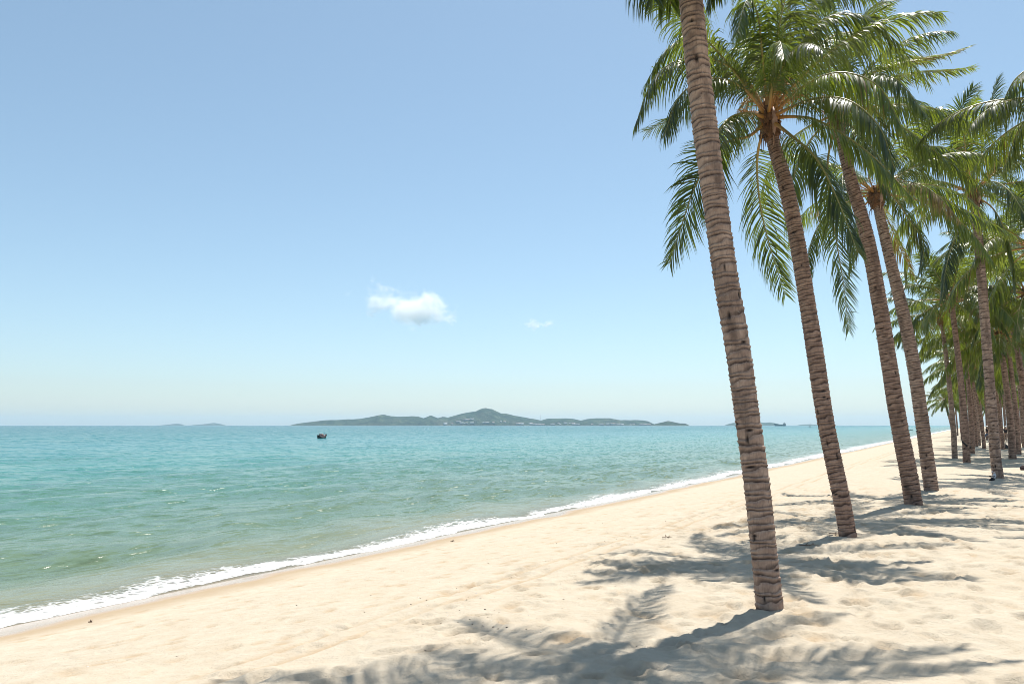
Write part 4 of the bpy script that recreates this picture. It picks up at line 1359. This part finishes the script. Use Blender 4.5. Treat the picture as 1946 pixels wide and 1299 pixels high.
def scatter():
    """shell chips and leaf litter, too many and small to count"""
    r = np.random.default_rng(77)
    a, b = Acc(), Acc()
    for k in range(240):
        if r.random() < 0.35:
            px, py = r.normal(905, 60), r.normal(1150, 30)
            p = ground(px, max(py, 1000))
        else:
            s, t = r.uniform(3.2, 13), r.uniform(8, 27)
            x, y = xy(s, t)
            p = np.array([x, y, sand_z(x, y)])
        d = r.uniform(.003, .008)
        (a if r.random() < .6 else b).blob((p[0], p[1], p[2] + d * .3), (d * r.uniform(.8, 1.8), d * r.uniform(.8, 1.6), d * .6), k, .3, 4, 6)
    obj("litter", a.mesh("litter", [simple("dark_litter", (0.07, 0.05, 0.035), 0.9)], False), None, kind="stuff", label="dark specks of leaf litter and bark scattered on the sand", category="litter")
    obj("shell_chips", b.mesh("shell_chips", [simple("shell", (0.62, 0.58, 0.52), 0.5)], False), None, kind="stuff", label="pale shell chips scattered on the sand", category="shells")


scatter()


def strap():
    """dark strap slung from the grove palm's trunk down to the next one"""
    Y1, Y2 = 36.0 - 0.25, 47.0
    p1, p2 = at(1828, 838, Y1), at(1846, 850, Y1 + 0.2)
    a = Acc()
    n = 12
    u = np.linspace(0, 1, n)[:, None]
    P = p1 * (1 - u) + p2 * u + np.array([0, 0, -1.0]) * (0.05 * np.sin(u * math.pi))
    V = np.concatenate([P + [0, 0, .05], P - [0, 0, .05], P + [0, .02, -.05], P + [0, .02, .05]])
    q = []
    for k in range(4):
        q.append(np.stack([k * n + np.arange(n - 1), k * n + np.arange(1, n), ((k + 1) % 4) * n + np.arange(1, n), ((k + 1) % 4) * n + np.arange(n - 1)], 1))
    a.add(V, np.vstack(q))
    obj("strap", a.mesh("strap", [M_BLACK]), None, label="dark strap tied slantwise across a trunk in the grove", category="strap")


strap()

# ------------------------------------------------------------------ clouds
def cloud(label, px, py, Y, w, h, d, seed, dens, tilt=0.0):
    c = at(px, py, Y)
    N = NT("cloud_vapour")
    co = N.n("ShaderNodeTexCoord").outputs["Object"]
    r = N.n("ShaderNodeVectorMath", {0: co}, operation='LENGTH').outputs["Value"]
    wv = N.n("ShaderNodeMapping", {"Vector": co, "Location": (seed * 3.1, seed, 0), "Scale": (w / h * 0.8, 1.0, 1.0)}).outputs[0]
    nz = N.noise(wv, 1.7, 7, 0.62, 0.3)
    f = N.math('SUBTRACT', N.math('MULTIPLY_ADD', nz, 2.2, -0.55), N.math('MULTIPLY', r, 0.95))
    dn = N.math('MULTIPLY', N.mapr(f, 0.0, 0.35, 0, 1), dens)
    v = N.n("ShaderNodeVolumePrincipled", {"Color": (1, 1, 1, 1), "Density": dn, "Anisotropy": 0.2})
    N.t.links.new(v.outputs[0], N.out.inputs["Volume"])
    a = Acc(); a.blob((0, 0, 0), (1, 1, 1), 0, 0, 16, 24)
    me = a.mesh("cloud", [N.m])
    o = obj("cloud", me, None, label=label, category="cloud")
    o.location = c
    o.scale = (w / 2, d / 2, h / 2)
    o.rotation_euler = (0, tilt, 0)
    return o


K = 9000 / F
cloud("small white fluffy cloud alone in the blue sky", 782, 582, 9000, 270 * K, 112 * K, 110 * K, 1.0, 0.0085, R(14))
cloud("tiny white cloud wisp right of the fluffy cloud", 1013, 617, 9000, 52 * K, 34 * K, 30 * K, 2.0, 0.012)
cloud("tiniest faint cloud wisp on the right", 1042, 615, 9000, 46 * K, 24 * K, 24 * K, 3.3, 0.010, R(-18))

# ------------------------------------------------------------------ haze
def haze():
    N = NT("haze_air")
    v = N.n("ShaderNodeVolumePrincipled", {"Color": (0.66, 0.86, 1.0, 1), "Density": 0.000046, "Anisotropy": 0.2})
    N.t.links.new(v.outputs[0], N.out.inputs["Volume"])
    a = Acc()
    a.box((0, 0, 120), (44000, 44000, 260))
    obj("haze", a.mesh("haze", [N.m], False), None, kind="stuff", label="thin sea haze over the water", category="haze")


haze()
